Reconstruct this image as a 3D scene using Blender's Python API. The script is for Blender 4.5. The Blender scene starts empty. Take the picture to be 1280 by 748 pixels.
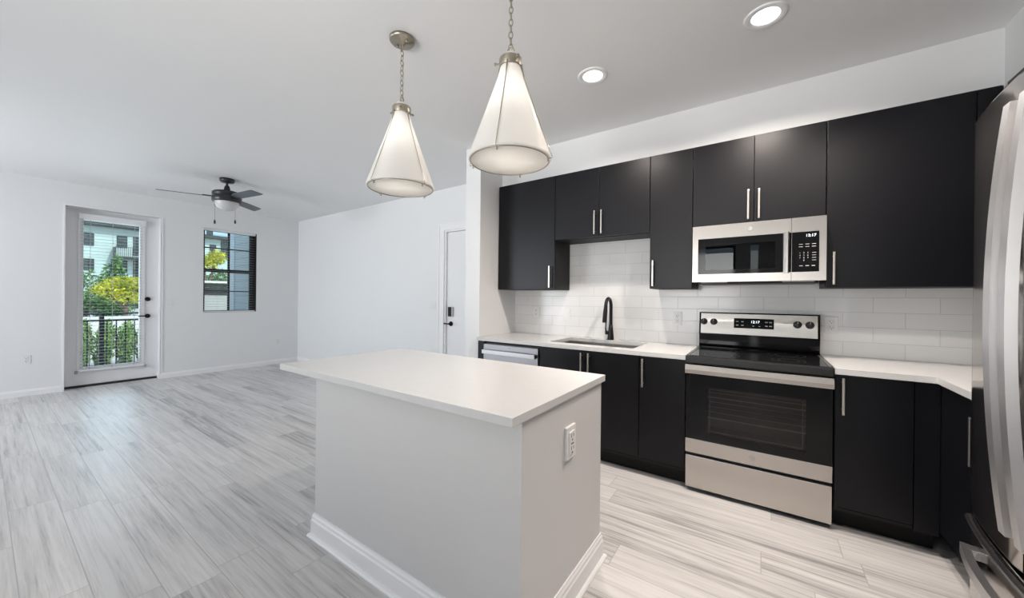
import bpy, bmesh, math, random
from mathutils import Vector, Matrix

S = bpy.context.scene
COL = S.collection
PI = math.pi
random.seed(7)

# ------------------------------------------------------------------ camera, world, lights, exposure
F_PX, YAW, PITCH, ROLL, CAM_H = 457.64, math.radians(34.473), math.radians(-0.089), math.radians(0.568), 1.30
cam_data = bpy.data.cameras.new('camera')
cam_data.sensor_fit = 'HORIZONTAL'
cam_data.sensor_width = 36.0
cam_data.lens = F_PX / 1280 * 36.0
cam_data.clip_start = 0.05
cam_data.clip_end = 300
cam = bpy.data.objects.new('camera', cam_data)
COL.objects.link(cam)
fw = Vector((-math.sin(YAW), math.cos(YAW), 0)); rt = Vector((math.cos(YAW), math.sin(YAW), 0)); up = Vector((0, 0, 1))
fw2 = fw*math.cos(PITCH) + up*math.sin(PITCH); up2 = up*math.cos(PITCH) - fw*math.sin(PITCH)
rt3 = rt*math.cos(ROLL) + up2*math.sin(ROLL); up3 = up2*math.cos(ROLL) - rt*math.sin(ROLL)
cam.matrix_world = Matrix(((rt3.x, up3.x, -fw2.x, 0), (rt3.y, up3.y, -fw2.y, 0), (rt3.z, up3.z, -fw2.z, CAM_H), (0, 0, 0, 1)))
S.camera = cam

S.view_settings.view_transform = 'Standard'
S.view_settings.look = 'None'
S.view_settings.gamma = 1.0
S.view_settings.use_curve_mapping = False
S.view_settings.exposure = 0.17
S.cycles.max_bounces = 10
S.cycles.diffuse_bounces = 6
S.cycles.glossy_bounces = 5
S.cycles.transparent_max_bounces = 16
S.cycles.transmission_bounces = 6
S.cycles.caustics_reflective = False
S.cycles.caustics_refractive = False
S.cycles.sample_clamp_indirect = 6.0
S.cycles.use_denoising = True

world = bpy.data.worlds.new('world')
S.world = world
world.use_nodes = True
wn = world.node_tree.nodes; wl = world.node_tree.links
wn.clear()
w_out = wn.new('ShaderNodeOutputWorld'); w_bg = wn.new('ShaderNodeBackground'); w_sky = wn.new('ShaderNodeTexSky')
w_sky.sky_type = 'NISHITA'; w_sky.sun_disc = False; w_sky.sun_elevation = math.radians(48); w_sky.sun_rotation = math.radians(60)
w_sky.air_density = 1.0; w_sky.dust_density = 1.5; w_sky.ozone_density = 1.0
w_bg.inputs['Strength'].default_value = 0.20
wl.new(w_sky.outputs['Color'], w_bg.inputs['Color']); wl.new(w_bg.outputs['Background'], w_out.inputs['Surface'])

def light(name, kind, loc, energy, color, direction=None, **kw):
    d = bpy.data.lights.new(name, kind); d.energy = energy; d.color = color
    for k, v in kw.items(): setattr(d, k, v)
    o = bpy.data.objects.new(name, d); COL.objects.link(o); o.location = loc
    if direction is not None: o.rotation_euler = Vector(direction).to_track_quat('-Z', 'Y').to_euler()
    return o

light('sun', 'SUN', (0, 0, 20), 2.6, (1.0, 0.95, 0.86), (-0.66, -0.22, -0.72), angle=math.radians(0.6))
DAY = (0.80, 0.90, 1.0)
WARM = (1.0, 0.89, 0.80)
FILL_E = 40.0
# added fill lamps at two invented windows left of / behind the camera: one shines level,
# the tilted ones are there to brighten the ceiling
light('fill_living', 'AREA', (-5.9, -3.17, 1.55), FILL_E*1.62, (0.90, 0.95, 1.0), (0, 1, 0), shape='RECTANGLE', size=2.2, size_y=1.9, spread=math.radians(118))
light('ceiling_fill_living', 'AREA', (-5.9, -3.16, 1.55), FILL_E*0.44, (0.95, 0.97, 1.0), (0, 0.62, 0.78), shape='RECTANGLE', size=2.2, size_y=1.9, spread=math.radians(120))
light('ceiling_fill_kitchen', 'AREA', (-1.3, -3.16, 1.55), FILL_E*1.1, (1.0, 0.985, 0.96), (0, 0.88, 0.48), shape='RECTANGLE', size=1.6, size_y=1.9, spread=math.radians(85))
light('streak_fill', 'AREA', (-0.165, -3.17, 1.25), 1.6, (1.0, 0.98, 0.95), (0, 1, 0), shape='RECTANGLE', size=0.13, size_y=2.2)  # added narrow lamp, gives the steel fronts a bright vertical streak
# daylight through the patio door and the window beside it
light('daylight_patio_door', 'AREA', (-8.02, 1.10, 1.32), 10, DAY, (1, 0, 0), shape='RECTANGLE', size=0.55, size_y=2.0)
CAN_E = 27.0
PEND_E = 1.1

# ------------------------------------------------------------------ materials
MATS = {}
def new_mat(name):
    m = bpy.data.materials.new(name); m.use_nodes = True
    nt = m.node_tree
    b = nt.nodes.get('Principled BSDF')
    return m, nt, b
def N(nt, typ, **kw):
    n = nt.nodes.new(typ)
    for k, v in kw.items(): setattr(n, k, v)
    return n
def pmat(name, color, rough=0.5, metal=0.0, spec=0.5, noise=0.0, nscale=40.0, bump=0.0, bscale=120.0, stretch=(1, 1, 1), coat=0.0, emit=None, estr=0.0, aniso=0.0, arot=0.0):
    m, nt, b = new_mat(name)
    b.inputs['Base Color'].default_value = (*color, 1)
    b.inputs['Roughness'].default_value = rough
    b.inputs['Metallic'].default_value = metal
    b.inputs['Specular IOR Level'].default_value = spec
    b.inputs['Coat Weight'].default_value = coat
    tc = N(nt, 'ShaderNodeTexCoord'); mp = N(nt, 'ShaderNodeMapping'); mp.inputs['Scale'].default_value = stretch
    nt.links.new(tc.outputs['Object'], mp.inputs['Vector'])
    if noise > 0:
        t = N(nt, 'ShaderNodeTexNoise'); t.inputs['Scale'].default_value = nscale; t.inputs['Detail'].default_value = 4
        nt.links.new(mp.outputs['Vector'], t.inputs['Vector'])
        mr = N(nt, 'ShaderNodeMapRange'); mr.inputs['To Min'].default_value = 1 - noise; mr.inputs['To Max'].default_value = 1 + noise
        nt.links.new(t.outputs['Fac'], mr.inputs['Value'])
        vm = N(nt, 'ShaderNodeVectorMath', operation='SCALE'); vm.inputs[0].default_value = color
        nt.links.new(mr.outputs['Result'], vm.inputs['Scale']); nt.links.new(vm.outputs['Vector'], b.inputs['Base Color'])
    if bump > 0:
        t = N(nt, 'ShaderNodeTexNoise'); t.inputs['Scale'].default_value = bscale; t.inputs['Detail'].default_value = 3
        nt.links.new(mp.outputs['Vector'], t.inputs['Vector'])
        bp = N(nt, 'ShaderNodeBump'); bp.inputs['Strength'].default_value = bump; bp.inputs['Distance'].default_value = 0.002
        nt.links.new(t.outputs['Fac'], bp.inputs['Height']); nt.links.new(bp.outputs['Normal'], b.inputs['Normal'])
    if aniso > 0:
        b.inputs['Anisotropic'].default_value = aniso; b.inputs['Anisotropic Rotation'].default_value = arot
        tg = N(nt, 'ShaderNodeTangent'); tg.direction_type = 'RADIAL'; tg.axis = 'Z'
        nt.links.new(tg.outputs['Tangent'], b.inputs['Tangent'])
    if emit:
        b.inputs['Emission Color'].default_value = (*emit, 1); b.inputs['Emission Strength'].default_value = estr
    return m

M_wall = pmat('wall_paint', (0.78, 0.785, 0.79), 0.55, noise=0.012, nscale=3, bump=0.05, bscale=180)
M_ceil = pmat('ceiling_paint', (0.80, 0.80, 0.80), 0.6, noise=0.012, nscale=2, bump=0.06, bscale=140)
M_trim = pmat('trim_paint', (0.84, 0.84, 0.845), 0.32, noise=0.01, nscale=5)
M_door = pmat('door_paint', (0.80, 0.80, 0.81), 0.35, noise=0.012, nscale=4)
M_island = pmat('island_paint', (0.62, 0.615, 0.61), 0.5, noise=0.02, nscale=3, bump=0.06, bscale=160)
M_quartz = pmat('quartz', (0.625, 0.625, 0.62), 0.22, noise=0.03, nscale=25, spec=0.5)
M_cab = pmat('cabinet_laminate', (0.0042, 0.0043, 0.0064), 0.35, noise=0.18, nscale=6, stretch=(1, 1, 12), bump=0.04, bscale=60, spec=0.29)
M_cabin = pmat('cabinet_carcass', (0.009, 0.0085, 0.009), 0.5, spec=0.3, noise=0.1, nscale=8)
M_toe = pmat('toe_kick', (0.006, 0.006, 0.0065), 0.6, spec=0.25, noise=0.1, nscale=8)
M_nickel = pmat('brushed_nickel', (0.62, 0.58, 0.53), 0.30, metal=1, noise=0.04, nscale=60)
M_bronze = pmat('antique_nickel', (0.42, 0.38, 0.31), 0.34, metal=1, noise=0.06, nscale=50)
M_steel = pmat('stainless_steel', (0.57, 0.535, 0.50), 0.31, metal=1, noise=0.03, nscale=12, stretch=(2, 2, 120), aniso=0.75)
M_fsteel = pmat('fridge_steel', (0.50, 0.47, 0.45), 0.14, metal=1, noise=0.03, nscale=8, stretch=(3, 3, 60))
M_fhandle = pmat('fridge_handle_steel', (0.93, 0.94, 0.96), 0.38, metal=1, noise=0.03, nscale=12)
M_fside = pmat('fridge_side', (0.10, 0.10, 0.105), 0.45, noise=0.05, nscale=30)
M_dwsteel = pmat('dishwasher_steel', (0.33, 0.33, 0.34), 0.32, metal=1, noise=0.03, nscale=12, stretch=(2, 2, 120))
M_dwhandle = pmat('dishwasher_handle_steel', (0.52, 0.52, 0.53), 0.35, metal=1, noise=0.03, nscale=12)
M_sinksteel = pmat('sink_steel', (0.40, 0.385, 0.37), 0.35, metal=1, noise=0.04, nscale=30)
M_blackgloss = pmat('black_glass', (0.005, 0.005, 0.0055), 0.06, noise=0.05, nscale=10, spec=0.28)
M_cooktop = pmat('cooktop_glass', (0.010, 0.010, 0.011), 0.09, noise=0.2, nscale=200, spec=0.35)
M_blackmatte = pmat('black_plastic', (0.012, 0.012, 0.013), 0.4, noise=0.1, nscale=30)
M_blackmetal = pmat('black_metal', (0.016, 0.016, 0.018), 0.36, metal=0.6, noise=0.08, nscale=30)
M_fan = pmat('fan_black', (0.018, 0.020, 0.024), 0.35, noise=0.08, nscale=30)
M_blade = pmat('fan_blade', (0.11, 0.122, 0.138), 0.32, noise=0.12, nscale=8, stretch=(10, 10, 10))
M_whiteplastic = pmat('white_plastic', (0.77, 0.77, 0.765), 0.3, noise=0.01, nscale=10)
M_slot = pmat('outlet_slot', (0.05, 0.05, 0.05), 0.5, noise=0.05, nscale=40)
M_greyplastic = pmat('grey_plastic', (0.42, 0.42, 0.43), 0.4, noise=0.04, nscale=20)
M_blind = pmat('blind_vinyl', (0.80, 0.81, 0.82), 0.4, noise=0.01, nscale=10)
M_slat_backlit = pmat('blind_slat_backlit', (0.40, 0.43, 0.45), 0.45, noise=0.02, nscale=10)  # backlit shade of the white slats put into their colour
M_ring = pmat('burner_ring_print', (0.045, 0.045, 0.047), 0.3, noise=0.05)
M_display = pmat('clock_digits', (0.8, 0.9, 1.0), 0.5, noise=0.01, emit=(0.85, 0.95, 1.0), estr=1.6)
M_mark = pmat('keypad_print', (0.62, 0.62, 0.62), 0.5, noise=0.02)
M_emblem = pmat('emblem_metal', (0.50, 0.49, 0.47), 0.3, metal=1, noise=0.03)
M_lamp = pmat('lamp_diffuser', (1, 1, 1), 0.5, noise=0.01, emit=(1.0, 0.97, 0.93), estr=3.0)
M_bulb = pmat('lamp_bulb', (1, 1, 1), 0.5, noise=0.01, emit=(1.0, 0.93, 0.84), estr=6.0)
M_bowl = pmat('frosted_bowl', (0.60, 0.60, 0.60), 0.25, noise=0.01)
M_chain = pmat('pull_chain', (0.25, 0.25, 0.26), 0.4, metal=1, noise=0.05)
M_rack = pmat('oven_rack', (0.55, 0.52, 0.49), 0.35, metal=1, noise=0.03)
M_cavity = pmat('oven_cavity', (0.16, 0.12, 0.105), 0.6, noise=0.4, nscale=14)
M_mwcav = pmat('microwave_cavity', (0.16, 0.18, 0.20), 0.5, noise=0.1, nscale=30)

def glass(name, tint, refl=0.08, rough=0.0):
    m, nt, b = new_mat(name); nt.nodes.remove(b)
    out = nt.nodes['Material Output']
    tr = N(nt, 'ShaderNodeBsdfTransparent'); gl = N(nt, 'ShaderNodeBsdfGlossy'); mx = N(nt, 'ShaderNodeMixShader')
    lw = N(nt, 'ShaderNodeFresnel'); lw.inputs['IOR'].default_value = 1.45
    ns = N(nt, 'ShaderNodeTexNoise'); ns.inputs['Scale'].default_value = 2.0
    mr = N(nt, 'ShaderNodeMapRange'); mr.inputs['To Min'].default_value = rough; mr.inputs['To Max'].default_value = rough + 0.004
    nt.links.new(ns.outputs['Fac'], mr.inputs['Value']); nt.links.new(mr.outputs['Result'], gl.inputs['Roughness'])
    tr.inputs['Color'].default_value = (*tint, 1)
    nt.links.new(lw.outputs['Fac'], mx.inputs['Fac']); nt.links.new(tr.outputs['BSDF'], mx.inputs[1]); nt.links.new(gl.outputs['BSDF'], mx.inputs[2])
    nt.links.new(mx.outputs['Shader'], out.inputs['Surface'])
    return m
M_glass = glass('window_glass', (0.90, 0.97, 0.97))
M_ovenglass = glass('oven_glass', (0.66, 0.62, 0.60))
M_mwglass = glass('microwave_glass', (0.35, 0.36, 0.37))

def shade_mat(name, trans):
    m, nt, b = new_mat(name); nt.nodes.remove(b)
    out = nt.nodes['Material Output']
    df = N(nt, 'ShaderNodeBsdfDiffuse'); tl = N(nt, 'ShaderNodeBsdfTranslucent'); mx = N(nt, 'ShaderNodeMixShader'); gl = N(nt, 'ShaderNodeBsdfGlossy'); m2 = N(nt, 'ShaderNodeMixShader')
    tc = N(nt, 'ShaderNodeTexCoord'); ns = N(nt, 'ShaderNodeTexNoise'); ns.inputs['Scale'].default_value = 6
    nt.links.new(tc.outputs['Object'], ns.inputs['Vector'])
    cr = N(nt, 'ShaderNodeValToRGB'); cr.color_ramp.elements[0].color = (0.86, 0.85, 0.83, 1); cr.color_ramp.elements[1].color = (0.90, 0.89, 0.87, 1)
    nt.links.new(ns.outputs['Fac'], cr.inputs['Fac'])
    nt.links.new(cr.outputs['Color'], df.inputs['Color']); nt.links.new(cr.outputs['Color'], tl.inputs['Color'])
    gl.inputs['Roughness'].default_value = 0.3
    mx.inputs['Fac'].default_value = trans; m2.inputs['Fac'].default_value = 0.04
    nt.links.new(df.outputs['BSDF'], mx.inputs[1]); nt.links.new(tl.outputs['BSDF'], mx.inputs[2])
    nt.links.new(mx.outputs['Shader'], m2.inputs[1]); nt.links.new(gl.outputs['BSDF'], m2.inputs[2])
    nt.links.new(m2.outputs['Shader'], out.inputs['Surface'])
    return m
M_shade = shade_mat('opal_shade', 0.5); M_diff = shade_mat('opal_diffuser', 0.86)

def math_node(nt, op, a, b=None, c=None):
    n = N(nt, 'ShaderNodeMath', operation=op)
    for i, v in enumerate((a, b, c)):
        if v is None: continue
        if isinstance(v, (int, float)): n.inputs[i].default_value = v
        else: nt.links.new(v, n.inputs[i])
    return n.outputs[0]

def floor_mat():
    m, nt, b = new_mat('vinyl_plank')
    tc = N(nt, 'ShaderNodeTexCoord'); sp = N(nt, 'ShaderNodeSeparateXYZ'); nt.links.new(tc.outputs['Object'], sp.inputs[0])
    X, Y = sp.outputs['X'], sp.outputs['Y']
    W, L = 0.183, 1.22
    yr = math_node(nt, 'DIVIDE', math_node(nt, 'ADD', Y, 20 - 0.163 + 0.007), W)
    row = math_node(nt, 'FLOOR', yr); fy = math_node(nt, 'FRACT', yr)
    wr = N(nt, 'ShaderNodeTexWhiteNoise', noise_dimensions='1D'); nt.links.new(row, wr.inputs['W'])
    xr = math_node(nt, 'ADD', math_node(nt, 'DIVIDE', math_node(nt, 'ADD', X, 20.3), L), math_node(nt, 'MULTIPLY', wr.outputs['Value'], 1.0))
    colm = math_node(nt, 'FLOOR', xr); fx = math_node(nt, 'FRACT', xr)
    cx = N(nt, 'ShaderNodeCombineXYZ'); nt.links.new(row, cx.inputs[0]); nt.links.new(colm, cx.inputs[1])
    wp = N(nt, 'ShaderNodeTexWhiteNoise', noise_dimensions='3D'); nt.links.new(cx.outputs[0], wp.inputs['Vector'])
    # seams
    ey = math_node(nt, 'MULTIPLY', math_node(nt, 'MINIMUM', fy, math_node(nt, 'SUBTRACT', 1.0, fy)), W)
    ex = math_node(nt, 'MULTIPLY', math_node(nt, 'MINIMUM', fx, math_node(nt, 'SUBTRACT', 1.0, fx)), L)
    ed = math_node(nt, 'MINIMUM', ex, ey)
    sm = N(nt, 'ShaderNodeMapRange'); sm.inputs['From Min'].default_value = 0.0006; sm.inputs['From Max'].default_value = 0.0028
    nt.links.new(ed, sm.inputs['Value'])
    # grain
    off = math_node(nt, 'MULTIPLY', wp.outputs['Value'], 37.0)
    gv = N(nt, 'ShaderNodeCombineXYZ')
    nt.links.new(math_node(nt, 'ADD', math_node(nt, 'MULTIPLY', X, 1.3), off), gv.inputs[0])
    nt.links.new(math_node(nt, 'ADD', math_node(nt, 'MULTIPLY', Y, 42.0), off), gv.inputs[1])
    n1 = N(nt, 'ShaderNodeTexNoise'); n1.inputs['Scale'].default_value = 1.0; n1.inputs['Detail'].default_value = 7; n1.inputs['Roughness'].default_value = 0.62; n1.inputs['Distortion'].default_value = 0.5
    nt.links.new(gv.outputs[0], n1.inputs['Vector'])
    gv2 = N(nt, 'ShaderNodeCombineXYZ')
    nt.links.new(math_node(nt, 'ADD', math_node(nt, 'MULTIPLY', X, 0.55), off), gv2.inputs[0])
    nt.links.new(math_node(nt, 'ADD', math_node(nt, 'MULTIPLY', Y, 7.0), off), gv2.inputs[1])
    n2 = N(nt, 'ShaderNodeTexNoise'); n2.inputs['Scale'].default_value = 1.6; n2.inputs['Detail'].default_value = 3
    nt.links.new(gv2.outputs[0], n2.inputs['Vector'])
    gv3 = N(nt, 'ShaderNodeCombineXYZ')
    nt.links.new(math_node(nt, 'ADD', math_node(nt, 'MULTIPLY', X, 5.0), off), gv3.inputs[0])
    nt.links.new(math_node(nt, 'ADD', math_node(nt, 'MULTIPLY', Y, 130.0), off), gv3.inputs[1])
    n3 = N(nt, 'ShaderNodeTexNoise'); n3.inputs['Scale'].default_value = 1.0; n3.inputs['Detail'].default_value = 3; n3.inputs['Distortion'].default_value = 0.8
    nt.links.new(gv3.outputs[0], n3.inputs['Vector'])
    g = math_node(nt, 'ADD', math_node(nt, 'MULTIPLY', n1.outputs['Fac'], 0.50), math_node(nt, 'MULTIPLY', n2.outputs['Fac'], 0.28))
    g = math_node(nt, 'ADD', g, math_node(nt, 'MULTIPLY', n3.outputs['Fac'], 0.22))
    g = math_node(nt, 'ADD', g, math_node(nt, 'MULTIPLY', math_node(nt, 'SUBTRACT', wp.outputs['Value'], 0.5), 0.11))
    cr = N(nt, 'ShaderNodeValToRGB')
    e = cr.color_ramp.elements
    e[0].position = 0.36; e[0].color = (0.30, 0.295, 0.295, 1)
    e[1].position = 0.60; e[1].color = (0.68, 0.665, 0.655, 1)
    mid = e.new(0.47); mid.color = (0.54, 0.527, 0.52, 1)
    nt.links.new(g, cr.inputs['Fac'])
    mx = N(nt, 'ShaderNodeMix', data_type='RGBA'); mx.inputs[6].default_value = (0.40, 0.39, 0.385, 1)
    nt.links.new(sm.outputs['Result'], mx.inputs[0]); nt.links.new(cr.outputs['Color'], mx.inputs[7])
    nt.links.new(mx.outputs[2], b.inputs['Base Color'])
    rr = N(nt, 'ShaderNodeMapRange'); rr.inputs['To Min'].default_value = 0.30; rr.inputs['To Max'].default_value = 0.46
    nt.links.new(n1.outputs['Fac'], rr.inputs['Value']); nt.links.new(rr.outputs['Result'], b.inputs['Roughness'])
    h = math_node(nt, 'ADD', math_node(nt, 'MULTIPLY', n3.outputs['Fac'], 0.7), math_node(nt, 'MULTIPLY', sm.outputs['Result'], 0.8))
    bp = N(nt, 'ShaderNodeBump'); bp.inputs['Strength'].default_value = 0.35; bp.inputs['Distance'].default_value = 0.0016
    nt.links.new(h, bp.inputs['Height']); nt.links.new(bp.outputs['Normal'], b.inputs['Normal'])
    return m
M_floor = floor_mat()

def tile_mat(name, axis):
    m, nt, b = new_mat(name)
    tc = N(nt, 'ShaderNodeTexCoord'); sp = N(nt, 'ShaderNodeSeparateXYZ'); nt.links.new(tc.outputs['Object'], sp.inputs[0])
    U, Z = sp.outputs[axis], sp.outputs['Z']
    H, L = 0.1017, 0.3045
    zr = math_node(nt, 'DIVIDE', math_node(nt, 'ADD', Z, 0.1017*10 - 0.922), H)
    row = math_node(nt, 'FLOOR', zr); fz = math_node(nt, 'FRACT', zr)
    half = math_node(nt, 'MULTIPLY', math_node(nt, 'MODULO', row, 2.0), 0.5)
    xr = math_node(nt, 'ADD', math_node(nt, 'DIVIDE', math_node(nt, 'ADD', U, 0.3045*20 - 0.763), L), half)
    fx = math_node(nt, 'FRACT', xr); colm = math_node(nt, 'FLOOR', xr)
    ez = math_node(nt, 'MULTIPLY', math_node(nt, 'MINIMUM', fz, math_node(nt, 'SUBTRACT', 1.0, fz)), H)
    ex = math_node(nt, 'MULTIPLY', math_node(nt, 'MINIMUM', fx, math_node(nt, 'SUBTRACT', 1.0, fx)), L)
    ed = math_node(nt, 'MINIMUM', ex, ez)
    sm = N(nt, 'ShaderNodeMapRange'); sm.inputs['From Min'].default_value = 0.0006; sm.inputs['From Max'].default_value = 0.0022
    nt.links.new(ed, sm.inputs['Value'])
    cx = N(nt, 'ShaderNodeCombineXYZ'); nt.links.new(row, cx.inputs[0]); nt.links.new(colm, cx.inputs[1])
    wp = N(nt, 'ShaderNodeTexWhiteNoise', noise_dimensions='3D'); nt.links.new(cx.outputs[0], wp.inputs['Vector'])
    mr = N(nt, 'ShaderNodeMapRange'); mr.inputs['To Min'].default_value = 0.73; mr.inputs['To Max'].default_value = 0.77
    nt.links.new(wp.outputs['Value'], mr.inputs['Value'])
    cc = N(nt, 'ShaderNodeCombineColor'); 
    for i in range(3): nt.links.new(mr.outputs['Result'], cc.inputs[i])
    mx = N(nt, 'ShaderNodeMix', data_type='RGBA'); mx.inputs[6].default_value = (0.54, 0.54, 0.54, 1)
    nt.links.new(sm.outputs['Result'], mx.inputs[0]); nt.links.new(cc.outputs[0], mx.inputs[7]); nt.links.new(mx.outputs[2], b.inputs['Base Color'])
    b.inputs['Roughness'].default_value = 0.15; b.inputs['Specular IOR Level'].default_value = 0.35
    # slight tilt of each glazed tile and recessed grout
    nz = N(nt, 'ShaderNodeTexNoise'); nz.inputs['Scale'].default_value = 9; nt.links.new(tc.outputs['Object'], nz.inputs['Vector'])
    h = math_node(nt, 'ADD', sm.outputs['Result'], math_node(nt, 'MULTIPLY', nz.outputs['Fac'], 0.35))
    bp = N(nt, 'ShaderNodeBump'); bp.inputs['Strength'].default_value = 0.35; bp.inputs['Distance'].default_value = 0.0012
    nt.links.new(h, bp.inputs['Height']); nt.links.new(bp.outputs['Normal'], b.inputs['Normal'])
    return m
M_tile = tile_mat('subway_tile', 'X'); M_tile_r = tile_mat('subway_tile_side', 'Y')

def siding_mat(name, color, pitch):
    m, nt, b = new_mat(name)
    tc = N(nt, 'ShaderNodeTexCoord'); sp = N(nt, 'ShaderNodeSeparateXYZ'); nt.links.new(tc.outputs['Object'], sp.inputs[0])
    f = math_node(nt, 'FRACT', math_node(nt, 'DIVIDE', math_node(nt, 'ADD', sp.outputs['Z'], 5.0), pitch))
    sm = N(nt, 'ShaderNodeMapRange'); sm.inputs['From Min'].default_value = 0.0; sm.inputs['From Max'].default_value = 0.10
    nt.links.new(f, sm.inputs['Value'])
    mx = N(nt, 'ShaderNodeMix', data_type='RGBA'); mx.inputs[6].default_value = (*[c*0.55 for c in color], 1); mx.inputs[7].default_value = (*color, 1)
    nt.links.new(sm.outputs['Result'], mx.inputs[0]); nt.links.new(mx.outputs[2], b.inputs['Base Color'])
    b.inputs['Roughness'].default_value = 0.7
    bp = N(nt, 'ShaderNodeBump'); bp.inputs['Strength'].default_value = 0.6; bp.inputs['Distance'].default_value = 0.01
    nt.links.new(f, bp.inputs['Height']); nt.links.new(bp.outputs['Normal'], b.inputs['Normal'])
    return m
M_siding = siding_mat('lap_siding', (0.56, 0.70, 0.68), 0.45)
M_siding_near = siding_mat('balcony_siding', (0.82, 0.83, 0.77), 0.15)
M_roof = pmat('roof_dark', (0.05, 0.06, 0.06), 0.6, noise=0.1, nscale=2)
M_winframe = pmat('far_window_frame', (0.03, 0.035, 0.04), 0.4, noise=0.05, nscale=4)
M_winpane = pmat('far_window_pane', (0.05, 0.08, 0.09), 0.1, noise=0.3, nscale=1.2)
M_ground = pmat('pavement', (0.62, 0.62, 0.60), 0.8, noise=0.1, nscale=1.5)
M_balcony = pmat('balcony_concrete', (0.45, 0.45, 0.44), 0.8, noise=0.08, nscale=6)
M_rail = pmat('railing_metal', (0.012, 0.014, 0.018), 0.4, noise=0.05, nscale=20)
M_lowwall = pmat('garden_wall_stucco', (0.85, 0.85, 0.83), 0.7, noise=0.05, nscale=4, bump=0.1)
M_bark = pmat('bark', (0.16, 0.12, 0.085), 0.8, noise=0.2, nscale=14, bump=0.3, bscale=30)
def leaf_mat(name, c1, c2):
    m, nt, b = new_mat(name)
    tc = N(nt, 'ShaderNodeTexCoord'); ns = N(nt, 'ShaderNodeTexNoise'); ns.inputs['Scale'].default_value = 3.5; ns.inputs['Detail'].default_value = 5
    nt.links.new(tc.outputs['Object'], ns.inputs['Vector'])
    cr = N(nt, 'ShaderNodeValToRGB'); cr.color_ramp.elements[0].position = 0.38; cr.color_ramp.elements[0].color = (*c1, 1); cr.color_ramp.elements[1].position = 0.62; cr.color_ramp.elements[1].color = (*c2, 1)
    nt.links.new(ns.outputs['Fac'], cr.inputs['Fac']); nt.links.new(cr.outputs['Color'], b.inputs['Base Color'])
    b.inputs['Roughness'].default_value = 0.5
    b.inputs['Subsurface Weight'].default_value = 0.0
    return m
M_leaf_green = leaf_mat('leaf_green', (0.05, 0.14, 0.04), (0.20, 0.38, 0.10))
M_leaf_yellow = leaf_mat('leaf_yellow', (0.35, 0.42, 0.03), (0.80, 0.75, 0.05))
M_leaf_hedge = leaf_mat('leaf_hedge', (0.10, 0.24, 0.05), (0.34, 0.52, 0.14))

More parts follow.
